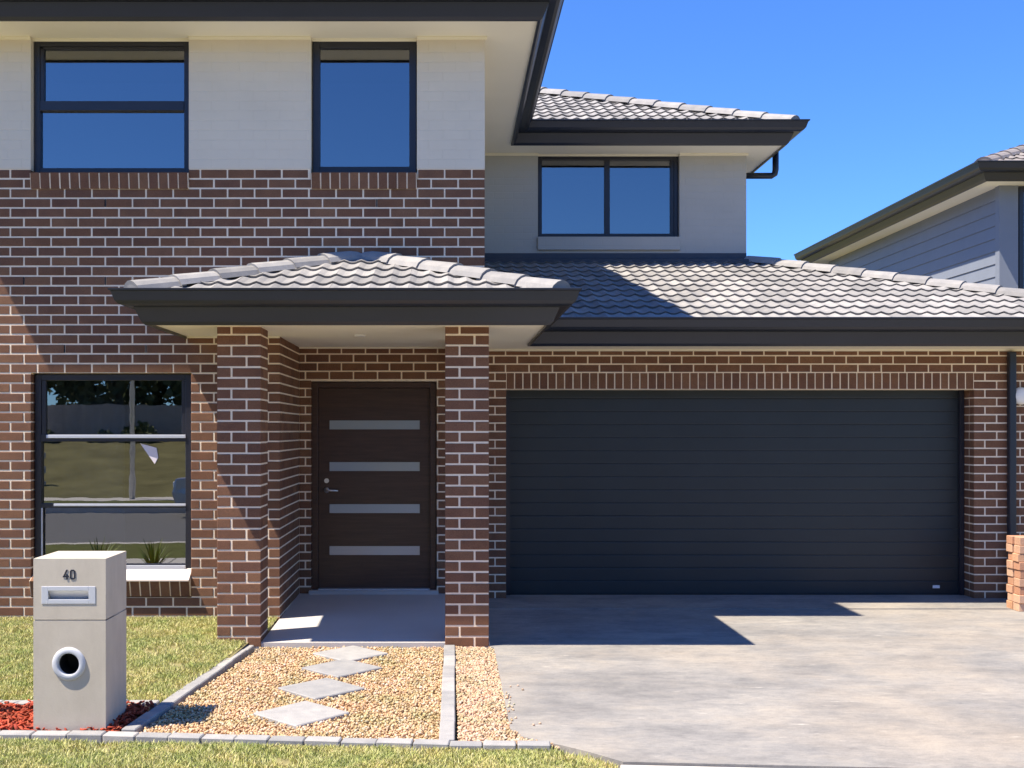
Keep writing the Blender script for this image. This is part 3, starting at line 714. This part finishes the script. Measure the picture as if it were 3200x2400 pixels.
xy = poly_pts(n, gp); sheet('gravel_bed', gp, -.052, plain('gravel_base', (.42, .30, .17), .95, .4, 60, .1))
scatter('gravel', xy, -.048+rng.uniform(0, .024, n), IV, IF, s, PEBBLE, 'golden gravel bed round the stepping stones', 'gravel')
gp2 = [(.05, 8.93), (.32, 8.9), (.352, 8.85), (.352, 6.46), (.40, 6.31), (.52, 6.2), (.62, 6.13), (.05, 6.18)]
n = 7500; s = rng.uniform(.005, .011, (n, 1))*rng.uniform(.7, 1.25, (n, 3)); xy = poly_pts(n, gp2)
sheet('gravel_bed', gp2[:5]+gp2[-1:], -.055, plain('gravel_base_pink', (.36, .22, .13), .95, .4, 60, .1))
scatter('gravel', xy, -.042+rng.uniform(0, .02, n), IV, IF, s, PEBBLE2, 'narrow strip of pinkish gravel beside the driveway', 'gravel')
n = 30; xy = np.column_stack([.36+rng.exponential(.03, n), rng.uniform(6.15, 7.6, n)]); s = rng.uniform(.005, .011, (n, 3))
scatter('gravel', xy, np.full(n, GZ+.005), IV, IF, s, PEBBLE2, 'stray pebbles spilled on the driveway edge', 'gravel')
mp = [(-4.6, 6.46), (-1.90, 6.40), (-1.86, 7.02), (-4.6, 7.02)]
BXV = np.array([(x, y, z) for x in (-1, 1) for y in (-1, 1) for z in (-1, 1)], float); BXF = np.array([(0, 1, 3, 2), (4, 6, 7, 5), (0, 4, 5, 1), (2, 3, 7, 6), (0, 2, 6, 4), (1, 5, 7, 3)])
n = 5200; s = np.column_stack([rng.uniform(.012, .034, n), rng.uniform(.004, .009, n), rng.uniform(.002, .005, n)])
scatter('mulch', poly_pts(n, mp), -.045+rng.uniform(0, .045, n), BXV, BXF, s, MULCH, 'red bark mulch round the letterbox', 'mulch', tilt=.6)
def lawn_z(x, y): return -.035+.075*np.clip((y-7.1)/2.8, 0, 1)
m = MB(); m.add([(-5.2, 7.08, -.04), (-1.75, 7.08, -.04), (-1.52, 9.95, .035), (-5.2, 9.95, .035)], [(0, 1, 2, 3)]); structure(m.build('lawn_ground', SOIL))
def grass(name, poly, n, zf, label, h=(.012, .036)):
    xy = poly_pts(n, poly)
    q = np.sin(xy[:, 0]*7.3+2*np.sin(xy[:, 1]*3.1))+np.sin(xy[:, 1]*9.1+2*np.sin(xy[:, 0]*4.7))+.8*np.sin(xy[:, 0]*23+xy[:, 1]*17)
    xy = xy[rng.uniform(-2.6, .6, n) < q]; n = len(xy); hh = rng.uniform(*h, n)*np.clip(1+.18*np.sin(xy[:, 0]*6)*np.sin(xy[:, 1]*8), .7, 1.3); a = rng.uniform(0, 6.28, n); w_ = rng.uniform(.0018, .0042, n); ln = rng.uniform(.1, .8, n)*hh; b = rng.uniform(0, 6.28, n)
    z = zf(xy[:, 0], xy[:, 1])-.004; dx, dy = np.cos(a)*w_, np.sin(a)*w_; lx, ly = np.cos(b)*ln, np.sin(b)*ln
    V = np.stack([np.column_stack([xy[:, 0]-dx, xy[:, 1]-dy, z]), np.column_stack([xy[:, 0]+dx, xy[:, 1]+dy, z]),
                  np.column_stack([xy[:, 0]+dx*.7+lx*.5, xy[:, 1]+dy*.7+ly*.5, z+hh*.6]), np.column_stack([xy[:, 0]-dx*.7+lx*.5, xy[:, 1]-dy*.7+ly*.5, z+hh*.6]),
                  np.column_stack([xy[:, 0]+lx*1.2, xy[:, 1]+ly*1.2, z+hh])], 1).reshape(-1, 3)
    i = np.arange(n)*5; Fc = np.concatenate([np.column_stack([i, i+1, i+2]), np.column_stack([i, i+2, i+3]), np.column_stack([i+3, i+2, i+4])])
    return tag(link(bpy.data.objects.new(name, np_mesh(name, V, Fc, GRASS))), label, 'grass', kind='stuff')
grass('grass', [(-4.7, 7.12), (-1.80, 7.12), (-1.62, 8.90), (-1.86, 8.92), (-1.86, 9.28), (-1.52, 9.29), (-1.52, 9.89), (-4.7, 9.89)], 260000, lawn_z, 'sunlit patchy lawn between the letterbox and the ground floor window')
fl = [st(-4.8, -.6), st(.87, -.6), st(.87, .0), (.72, 6.0), (.58, 6.10), (-.5, 6.14), (-1.6, 6.22), (-4.8, 6.42)]
sheet('lawn_ground', fl, -.05, SOIL)
grass('grass', fl, 230000, lambda x, y: np.full(len(x), -.045), 'strip of dry lawn along the bottom edge, before the garden edging')

# ------------------------------------------------------------------ garden edging
def edging(path, label, w=.085, L=.2, z0=-.12, z1=-.008, tilt=0):
    e = thing('garden_edging', label, 'edging', (*path[0], 0)); seg = 0
    for (xa, ya), (xb, yb) in zip(path, path[1:]):
        p, q = Vector((xa, ya, 0)), Vector((xb, yb, 0)); d = (q-p); n = max(1, round(d.length/L)); st_ = d.length/n; ang = math.atan2(d.y, d.x)
        me = MB().cbox(-st_/2+.0025, st_/2-.0025, -w/2, w/2, z0, z1, .006).mesh('edging_block', EDGEM)
        for i in range(n):
            c = p+d*((i+.5)/n)
            o = link(bpy.data.objects.new('edging_block', me), e, (c.x+random.uniform(-.003, .003), c.y+random.uniform(-.003, .003), random.uniform(-.003, .004)))
            o.rotation_euler = (0, 0, ang+random.uniform(-.006, .006))
    return e
edging([(-4.6, 6.42), (-1.95, 6.335), (-1.0, 6.235), (0, 6.14), (.55, 6.115)], 'long grey concrete edging between front lawn and gravel')
edging([(-1.60, 8.93), (-1.835, 6.40)], 'slanting grey edging from left brick pier down to the letterbox')
edging([(0.0, 8.915), (-.012, 6.20)], 'straight grey edging dividing gold gravel from pink gravel strip', .088, .4)
edging([(-4.6, 7.07), (-1.84, 7.07)], 'grey edging behind the red mulch bed')

# stepping stones
for (x, y, a, lab) in ((-.90, 6.80, 47, 'nearest square stepping stone in the gravel, lowest in the picture'), (-.855, 7.46, 44, 'second nearest square stepping stone in the gravel'),
                       (-.78, 8.10, 46, 'third square stepping stone, one before the porch'), (-.765, 8.62, 45, 'farthest stepping stone, touching the porch floor')):
    h = .208; m = MB().cbox(-h, h, -h, h, -.06, .0, .006)
    o = m.build('stepping_stone', STONE); o.location = (x, y, -.012); o.rotation_euler = (R(.4), R(-.3), R(a)); tag(o, lab, 'paver', 'stepping stones to the porch')

# ------------------------------------------------------------------ letterbox
bx0, bx1, by0, by1 = -2.386, -1.971, 6.42, 6.83; bz = -.04; tz = .965
lb = thing('letterbox', 'cream concrete pillar letterbox numbered 40 with round newspaper hole', 'letterbox', ((bx0+bx1)/2, (by0+by1)/2, bz))
xc, zc, r_in = (215-1405)/545.5, 1.7-(2075-1345)/545.5, .058
# lower body with a real hole: front plate as ring of quads round the opening
zj = .612
def body(z0, z1, name, hole=None):
    m = MB()
    if hole is None: m.cbox(bx0, bx1, by0, by1, z0, z1, .006)
    else:
        kind, hx_, hz_, a, b = hole
        if kind == 'round':
            N = 32; inn = [(hx_+a*math.cos(2*math.pi*i/N), hz_+a*math.sin(2*math.pi*i/N)) for i in range(N)]
            out = []
            for i in range(N):
                t = 2*math.pi*i/N; c, s_ = math.cos(t), math.sin(t); ks = []
                if c > 1e-9: ks.append((bx1-hx_)/c)
                if c < -1e-9: ks.append((bx0-hx_)/c)
                if s_ > 1e-9: ks.append((z1-hz_)/s_)
                if s_ < -1e-9: ks.append((z0-hz_)/s_)
                k_ = min(ks); out.append((hx_+c*k_, hz_+s_*k_))
            for cx_, cz_ in ((bx0, z0), (bx1, z0), (bx1, z1), (bx0, z1)):     # snap the nearest outer point to each corner
                j = min(range(N), key=lambda i: (out[i][0]-cx_)**2+(out[i][1]-cz_)**2); out[j] = (cx_, cz_)
        else:
            inn = [(hx_-a, hz_-b), (hx_+a, hz_-b), (hx_+a, hz_+b), (hx_-a, hz_+b)]; out = [(bx0, z0), (bx1, z0), (bx1, z1), (bx0, z1)]; N = 4
        V = [(x, by0, z) for x, z in inn]+[(x, by0, z) for x, z in out]+[(x, by0+.16, z) for x, z in inn]
        Fc = []
        for i in range(N):
            j = (i+1) % N; Fc += [(i, j, N+j, N+i), (2*N+i, 2*N+j, j, i)]
        m.add(V, Fc)
        m.add([(bx0, by0, z0), (bx1, by0, z0), (bx1, by1, z0), (bx0, by1, z0), (bx0, by0, z1), (bx1, by0, z1), (bx1, by1, z1), (bx0, by1, z1)], [(0, 3, 2, 1), (4, 5, 6, 7), (1, 2, 6, 5), (2, 3, 7, 6), (3, 0, 4, 7)])
    return m.build(name, BOXM, lb, recalc=False)
body(bz, zj-.004, 'base', ('round', xc, zc, r_in+.012, 0))
sx, sz = (213.5-1405)/545.5, 1.7-(1860-1345)/545.5
body(zj+.004, tz, 'head', ('rect', sx, sz, .118, .026))
MB().box(bx0+.006, bx1-.006, by0+.17, by1-.006, zj-.006, zj+.006).box(bx0+.006, bx1-.006, by0+.006, by0+.012, zj-.006, zj+.006).build('joint', BOXM, lb)
MB().tube([(xc, by0+.155, zc), (xc, by0+.165, zc)], .075, 24).build('newspaper_tube_end', BLACK, lb)
N = 40; pr = [(.062, .02), (.062, -.012), (.067, -.014), (.086, -.014), (.096, -.005), (.096, .001)]
V = []; Fc = []
for i in range(N):
    t = 2*math.pi*i/N; V += [(xc+r*math.cos(t), by0+d_, zc+r*math.sin(t)) for r, d_ in pr]
for i in range(N):
    for j in range(len(pr)-1): k_ = len(pr); Fc.append((i*k_+j, i*k_+j+1, ((i+1) % N)*k_+j+1, ((i+1) % N)*k_+j))
MB().add(V, Fc).build('newspaper_ring', plain('grey_plastic', (.52, .53, .56), .4, .04, 6), lb, recalc=True, smooth=True)
m = MB(); px, pz = .155, .05
m.box(sx-px, sx-.116, by0-.0035, by0+.004, sz-pz, sz+pz).box(sx+.116, sx+px, by0-.0035, by0+.004, sz-pz, sz+pz).box(sx-.116, sx+.116, by0-.0035, by0+.004, sz+.025, sz+pz).box(sx-.116, sx+.116, by0-.0035, by0+.004, sz-pz, sz-.025)
N = 32; V = []; Fc = []
for i in range(N):
    t = 2*math.pi*i/N; V += [(xc+.0635*math.cos(t), by0+d_, zc+.0635*math.sin(t)) for d_ in (-.004, .158)]
for i in range(N): j = (i+1) % N; Fc.append((2*i, 2*i+1, 2*j+1, 2*j))
MB().add(V, Fc).build('newspaper_tube', BLACK, lb, smooth=True)  # lined black: the shade inside the hole is put into the colour
plate = m.build('slot_plate', ALU, lb, bevel=.002)
MB().add([(sx-.116, by0+.002, sz+.025), (sx+.116, by0+.002, sz+.025), (sx+.116, by0+.045, sz-.03), (sx-.116, by0+.045, sz-.03)], [(0, 1, 2, 3)]).build('slot_flap', ALU, lb)
# digits 4 and 0
NUM = plain('number_paint', (.02, .022, .035), .5)
zx, zb_, hd = (204-1405)/545.5, 1.7-(1811-1345)/545.5, .056; y0, y1 = by0-.003, by0+.001
m = MB(); t = .008; wd = .030; x = zx-wd/2
m.add([(x, y0, zb_+.014), (x+.020, y0, zb_+hd), (x+.030-.001, y0, zb_+hd), (x+.009, y0, zb_+.014+.0), (x, y1, zb_+.014), (x+.020, y1, zb_+hd), (x+.029, y1, zb_+hd), (x+.009, y1, zb_+.014)], [(0, 1, 2, 3), (0, 4, 5, 1), (1, 5, 6, 2), (2, 6, 7, 3), (3, 7, 4, 0), (4, 7, 6, 5)])
m.box(x, x+.034, y0-.0004, y1, zb_+.013, zb_+.013+t); m.box(x+.020, x+.029, y0-.0008, y1, zb_, zb_+.030)
m.build('house_number', NUM, lb, recalc=True)
zx2 = (226-1405)/545.5; x = zx2-.015; c = .009
o_ = [(x+c, zb_), (x+.032-c, zb_), (x+.032, zb_+c), (x+.032, zb_+hd-c), (x+.032-c, zb_+hd), (x+c, zb_+hd), (x, zb_+hd-c), (x, zb_+c)]
t = .009; i_ = [(min(max(a, x+t), x+.032-t), min(max(b, zb_+t), zb_+hd-t)) for a, b in o_]
V = [(a, y0, b) for a, b in o_]+[(a, y0, b) for a, b in i_]+[(a, y1, b) for a, b in o_]+[(a, y1, b) for a, b in i_]
Fc = []
for i in range(8): j = (i+1) % 8; Fc += [(i, j, 8+j, 8+i), (i, 16+i, 16+j, j), (8+i, 8+j, 24+j, 24+i)]
MB().add(V, Fc).build('house_number', NUM, lb, recalc=True)

# ------------------------------------------------------------------ wall lamp, brick stack, paper scrap
lx, lz = (3197-1405)/308.0, 1.7+(1345-1237)/308.0
wl = thing('wall_lamp', 'round white wall lamp beside the garage downpipe', 'lamp', (lx, YG, lz))
MB().tube([(lx, YG+.004, lz), (lx, YG-.03, lz)], .058, 24).build('lamp_base', METAL, wl)
V = []; Fc = []
for i in range(9):
    t = math.pi/2*i/8
    for k_ in range(24): V.append((lx+.09*math.cos(t)*math.cos(2*math.pi*k_/24), YG-.03-.075*math.sin(t), lz+.09*math.cos(t)*math.sin(2*math.pi*k_/24)))
for i in range(8):
    for k_ in range(24): Fc.append((i*24+k_, i*24+(k_+1) % 24, (i+1)*24+(k_+1) % 24, (i+1)*24+k_))
MB().add(V, Fc).build('lamp_shade', WHITE, wl, smooth=True, recalc=True)
for k_ in range(9):
    for c_ in range(2):
        for r_ in range(2):
            x = 5.40+c_*.236+random.uniform(-.012, .012); y = 10.62+r_*.125+random.uniform(-.01, .01)
            o = brick_obj(None, (x, x+.23, y, y+.11, GZ+k_*.0785, GZ+k_*.0785+.076), 'brick', PALEBRICK); o.rotation_euler = (0, 0, random.uniform(-.03, .03))
            tag(o, 'pale orange brick in the loose stack at the right edge by the garage', 'brick', 'loose bricks stacked by the garage')
yq = lower_window; gy = YW+.085+.004
m = MB().add([(-2.76, gy, 1.585), (-2.615, gy+.004, 1.545), (-2.60, gy+.006, 1.46), (-2.63, gy, 1.40)], [(0, 1, 2, 3)])
o = m.build('paper_scrap', plain('pinkish_paper', (.85, .76, .78), .8, .05, 10)); tag(o, 'white triangular paper scrap stuck on the ground floor window pane', 'paper')
so_ = o.modifiers.new('thick', 'SOLIDIFY'); so_.thickness = .002

m = MB(); K = 40; V = []
for i in range(K+1):
    x = -3.9+.85*i/K; y = YW+.62+.012*math.sin(i*.8)
    V += [(x, y, .52), (x, y, 2.16)]
m.add(V, [(2*i, 2*i+2, 2*i+3, 2*i+1) for i in range(K)])
o = m.build('curtain', plain('pale_curtain', (.70, .68, .64), .9, .05, 4), smooth=True); tag(o, 'pale curtain hanging inside the left of the ground floor window', 'curtain')
so_ = o.modifiers.new('thick', 'SOLIDIFY'); so_.thickness = .002
# ------------------------------------------------------------------ plants in the mulch bed
def plant(x, y, h, n, label):
    p = thing('strappy_plant', label, 'plant', (x, y, -.02), 'plants in the mulch bed'); V = []; Fc = []
    for i in range(n):
        a = random.uniform(0, 6.28); L = h*random.uniform(.7, 1.1); sp = random.uniform(.15, .75); w_ = random.uniform(.008, .014); b0 = len(V); K = 6
        for j in range(K+1):
            t = j/K; r_ = L*sp*t**1.6; z = L*(t-.35*sp*t*t)*(1.05-.25*sp); ww = w_*(1-t**2.5)+.0008
            cx_, cy_ = x+math.cos(a)*(r_+.015), y+math.sin(a)*(r_+.015)
            V += [(cx_-math.sin(a)*ww, cy_+math.cos(a)*ww, z-.03), (cx_+math.sin(a)*ww, cy_-math.cos(a)*ww, z-.03)]
        Fc += [(b0+2*j, b0+2*j+1, b0+2*j+3, b0+2*j+2) for j in range(K)]
    MB().add(V, Fc).build('leaves', LEAF, p, smooth=True)
plant(-2.92, 6.74, .52, 60, 'lime green strappy plant at the left edge beside the letterbox')
plant(-3.5, 6.74, .5, 46, 'strappy plant in the mulch, mirrored in the ground floor window nearer the pier')
plant(-4.15, 6.74, .5, 46, 'strappy plant in the mulch, mirrored in the ground floor window farther left')

# ------------------------------------------------------------------ neighbour house
nh = thing('neighbour_house', 'grey weatherboard neighbour house with dark gutter behind the garage roof', 'house', (10, 18, 0))
XN, YN, YE, ZN = 7.65, 15.56, 22.6, 5.10
MB().box(XN+.02, 14, YN+.02, YE, -.1, ZN).build('wall', BOARD, nh)
bh = .178; prof = None
for i in range(17):
    z = ZN-(i+1)*bh
    MB().add([(XN-.012, YN+.1, z), (XN-.012, YE, z), (XN+.02, YN+.1, z), (XN+.02, YE, z), (XN+.002, YN+.1, z+bh-.002), (XN+.002, YE, z+bh-.002), (XN+.02, YN+.1, z+bh-.002), (XN+.02, YE, z+bh-.002)],
             [(0, 1, 5, 4), (0, 2, 3, 1), (4, 5, 7, 6), (0, 4, 6, 2), (1, 3, 7, 5)]).build('weatherboard', BOARD, nh, recalc=True)
cb = MB().box(XN-.02, XN+.10, YN-.018, YN+.1, 1, ZN).box(XN+.1, XN+.24, YN-.018, YN+.02, 1, ZN).build('corner_board', BOARD, nh)
for i in range(9): MB().box(XN+.03, XN+.2, YN-.022, YN-.018, 1.6+i*.356, 1.62+i*.356).build('corner_board', FRAME, nh) if False else None
nw = MB().box(XN+.26, XN+2.2, YN-.012, YN+.018, 2.2, ZN-.02).build('window', FRAME, nh); MB().box(XN+.32, XN+2.14, YN-.016, YN-.0125, 2.3, ZN-.08).build('pane', GLASS, nw)
ov = .37
MB().box(XN-ov, 15, YN-ov, YE+ov, ZN, ZN+.04).build('soffit', SOFFIT, nh)
path = [(XN-ov, YE+ov), (XN-ov, YN-ov), (15, YN-ov)]
eave(path, ZN, .085, nh); z1 = ZN+.085
zn = z1+.10; tn = .40; nx, ny = XN-ov-.12, YN-ov-.12
nr = MB().add([(nx, ny, zn), (15, ny, zn), (15, ny+4, zn+4*tn), (nx+4, ny+4, zn+4*tn), (nx, YE+ov, zn), (nx+4, YE-3.5, zn+4*tn)], [(0, 1, 2, 3), (4, 0, 3, 5)]).build('roof', TILE_RED, nh)
tile_roof(nr, (nx, ny, zn+.012), (1, 0, 0), (0, 1, 0), tn, [(0, 0), (2.6, 0), (2.6, 2.0), (2.0, 2.0)], TILE_RED, budget=[70])
caps(nr, (nx+.03, ny+.03, zn+.05), (nx+2.4, ny+2.4, zn+2.4*tn+.06), TILE_RED, .40)
# lower lean-to eave at the far end
MB().box(XN-.55, XN+.5, YE-.2, YE+2, 4.62, 4.70).build('lower_fascia', METAL, nh)

# ------------------------------------------------------------------ across the street (seen in the window panes)
def crown(name, x, y, z, r, h, label, n=8000):
    t = thing(name, label, 'tree', (x, y, z), 'trees across the street')
    MB().tube([(x, y, z-.3), (x+.08, y, z+h*.35), (x-.05, y+.1, z+h*.7)], [.16, .12, .05], 10).build('trunk', BARK, t, smooth=True)
    u = rng.normal(size=(n, 3)); u /= np.linalg.norm(u, axis=1)[:, None]; rr = rng.uniform(.35, 1, n)**.5
    lump = 1+.25*np.sin(u[:, 0]*5+x)*np.cos(u[:, 1]*4+y)
    P = u*(rr*lump)[:, None]*np.array([r, r, h*.5])+np.array([x, y, z+h*.52])
    s = rng.uniform(.10, .2, n); Rm = rotm(rng.uniform(0, 6.28, n), rng.uniform(-3, 3, n), rng.uniform(-3, 3, n))
    q = np.array([(-1, -.6, 0), (1, -.6, 0), (.9, .7, .15), (-.8, .6, .1)]); V = np.einsum('nij,nkj->nki', Rm, q[None]*s[:, None, None])+P[:, None]
    o = link(bpy.data.objects.new('crown', np_mesh('crown', V.reshape(-1, 3), np.arange(4*n).reshape(n, 4), TREEL)), t); return t
for x, y, r, h, lab in ((-22, -27, 3.4, 8, 'broad dark tree across the street, farthest left'), (-14.5, -29, 3.6, 9, 'tall dark tree across the street behind the fence'),
                        (-8.5, -27, 3.0, 7.5, 'rounded dark tree across the street mirrored beside the window post'), (-2, -28.5, 3.4, 8.5, 'dense dark tree across the street facing the porch'),
                        (5.5, -27, 3.3, 8, 'leafy dark tree across the street facing the garage'), (14, -29, 3.8, 9, 'wide dark tree across the street, farthest right')):
    crown('street_tree', x, y, 1.25, r*1.25, h*1.1, lab)
rw = thing('retaining_wall', 'pale concrete block retaining wall across the street', 'wall', (-12.6, -11.5, 0))
bm_ = MB().cbox(-.195, .195, -.1, .1, 0, .19, .006).mesh('block', PATHM)
for k_ in range(6):
    for i in range(5): link(bpy.data.objects.new('block', bm_), rw, (-13.4+i*.4+(.2 if k_ % 2 else 0), -11.5, -.1+k_*.2))
for i in range(9):
    x, y, r_ = -17+i*2.05+random.uniform(-.4, .4), -20.6+random.uniform(-.3, .5), random.uniform(.5, .85); n = 700
    t = thing('shrub', 'low dark shrub in the row along the fence across the street', 'shrub', (x, y, .6), 'shrubs along the far fence')
    u = rng.normal(size=(n, 3)); u /= np.linalg.norm(u, axis=1)[:, None]; P = u*(rng.uniform(.3, 1, n)**.5)[:, None]*np.array([r_, r_*.8, r_])+np.array([x, y, .75+r_*.6])
    q = np.array([(-1, -.6, 0), (1, -.6, 0), (.9, .7, .15), (-.8, .6, .1)])*.09; Rm = rotm(rng.uniform(0, 6.28, n), rng.uniform(-3, 3, n), rng.uniform(-3, 3, n))
    V = np.einsum('nij,kj->nki', Rm, q)+P[:, None]; link(bpy.data.objects.new('foliage', np_mesh('foliage', V.reshape(-1, 3), np.arange(4*n).reshape(n, 4), TREEL)), t)
m = MB()
for (n0, z0), (n1, z1) in zip(q_bank, q_bank[1:]): m.add([(*st(-15.5, n0), z0+.012), (*st(-12.8, n0), z0+.012), (*st(-12.8, n1), z1+.012), (*st(-15.5, n1), z1+.012)], [(3, 2, 1, 0)])
structure(m.build('driveway', PATHM))
fe = thing('paling_fence', 'weathered timber paling fence on the bank across the street', 'fence', (-6, -21.5, 1.0))
pm = MB().box(-.082, .082, -.012, .012, 0, 1.7).mesh('paling', FENCE)
for i in range(260):
    x, y = -26+i*.15, -21.6+.0*i
    link(bpy.data.objects.new('paling', pm), fe, (x, y+(.012 if i % 2 else 0), .95+random.uniform(-.01, .01)))
sp = thing('street_light', 'slim white street light pole across the road', 'street light', (-8.1, -8.6, -.05))
MB().tube([(-8.1, -8.6, -.1), (-8.1, -8.6, 6.2), (-8.1, -8.3, 6.6), (-8.1, -7.4, 6.75)], [.07, .05, .045, .04], 12).build('pole', ALU, sp, smooth=True)
MB().box(-8.2, -8.0, -7.5, -6.9, 6.70, 6.80).build('lamp_head', ALU, sp, bevel=.02)
# parked car across the road
car = thing('parked_car', 'silver hatchback parked across the road, mirrored in the window', 'car', (-4.0, -5.2, -.2))
def car_body(mb, prof, y0, y1, tum):
    n = len(prof); zmax = max(z for _, z in prof)
    for yy, s_ in ((y0, 1), (y1, -1)): mb.v += [(x, yy+s_*tum*max(0, z-.85)/.6, z-.2) for x, z in prof]
    mb.f += [tuple(range(n-1, -1, -1)), tuple(range(n, 2*n))]+[(i, (i+1) % n, n+(i+1) % n, n+i) for i in range(n)]
    return mb
cx = -6.05
prof = [(cx+.05, .28), (cx, .55), (cx+.08, .85), (cx+.95, 1.0), (cx+1.75, 1.46), (cx+2.6, 1.5), (cx+3.5, 1.42), (cx+4.0, 1.02), (cx+4.15, .6), (cx+4.08, .28)]
car_body(MB(), prof, -6.1, -4.35, .22).build('body', CARM, car, recalc=True, bevel=.05)
wp = [(cx+1.08, 1.02), (cx+1.80, 1.40), (cx+2.6, 1.43), (cx+3.4, 1.36), (cx+3.72, 1.04)]
car_body(MB(), wp, -6.115, -4.335, .22).build('side_glass', FROST, car, recalc=True)
for wx in (cx+.8, cx+3.35):
    for wy in (-4.42, -6.03):
        t_ = MB().tube([(wx, wy-.1, .12), (wx, wy+.1, .12)], .32, 24).build('wheel', TYRE, car); MB().tube([(wx, wy-.11, .12), (wx, wy+.11, .12)], .2, 20).build('rim', ALU, t_)
for wy in (-4.6, -5.85): MB().box(cx-.005, cx+.12, wy-.14, wy+.14, .42, .58).build('headlight', WHITE, car, bevel=.03)
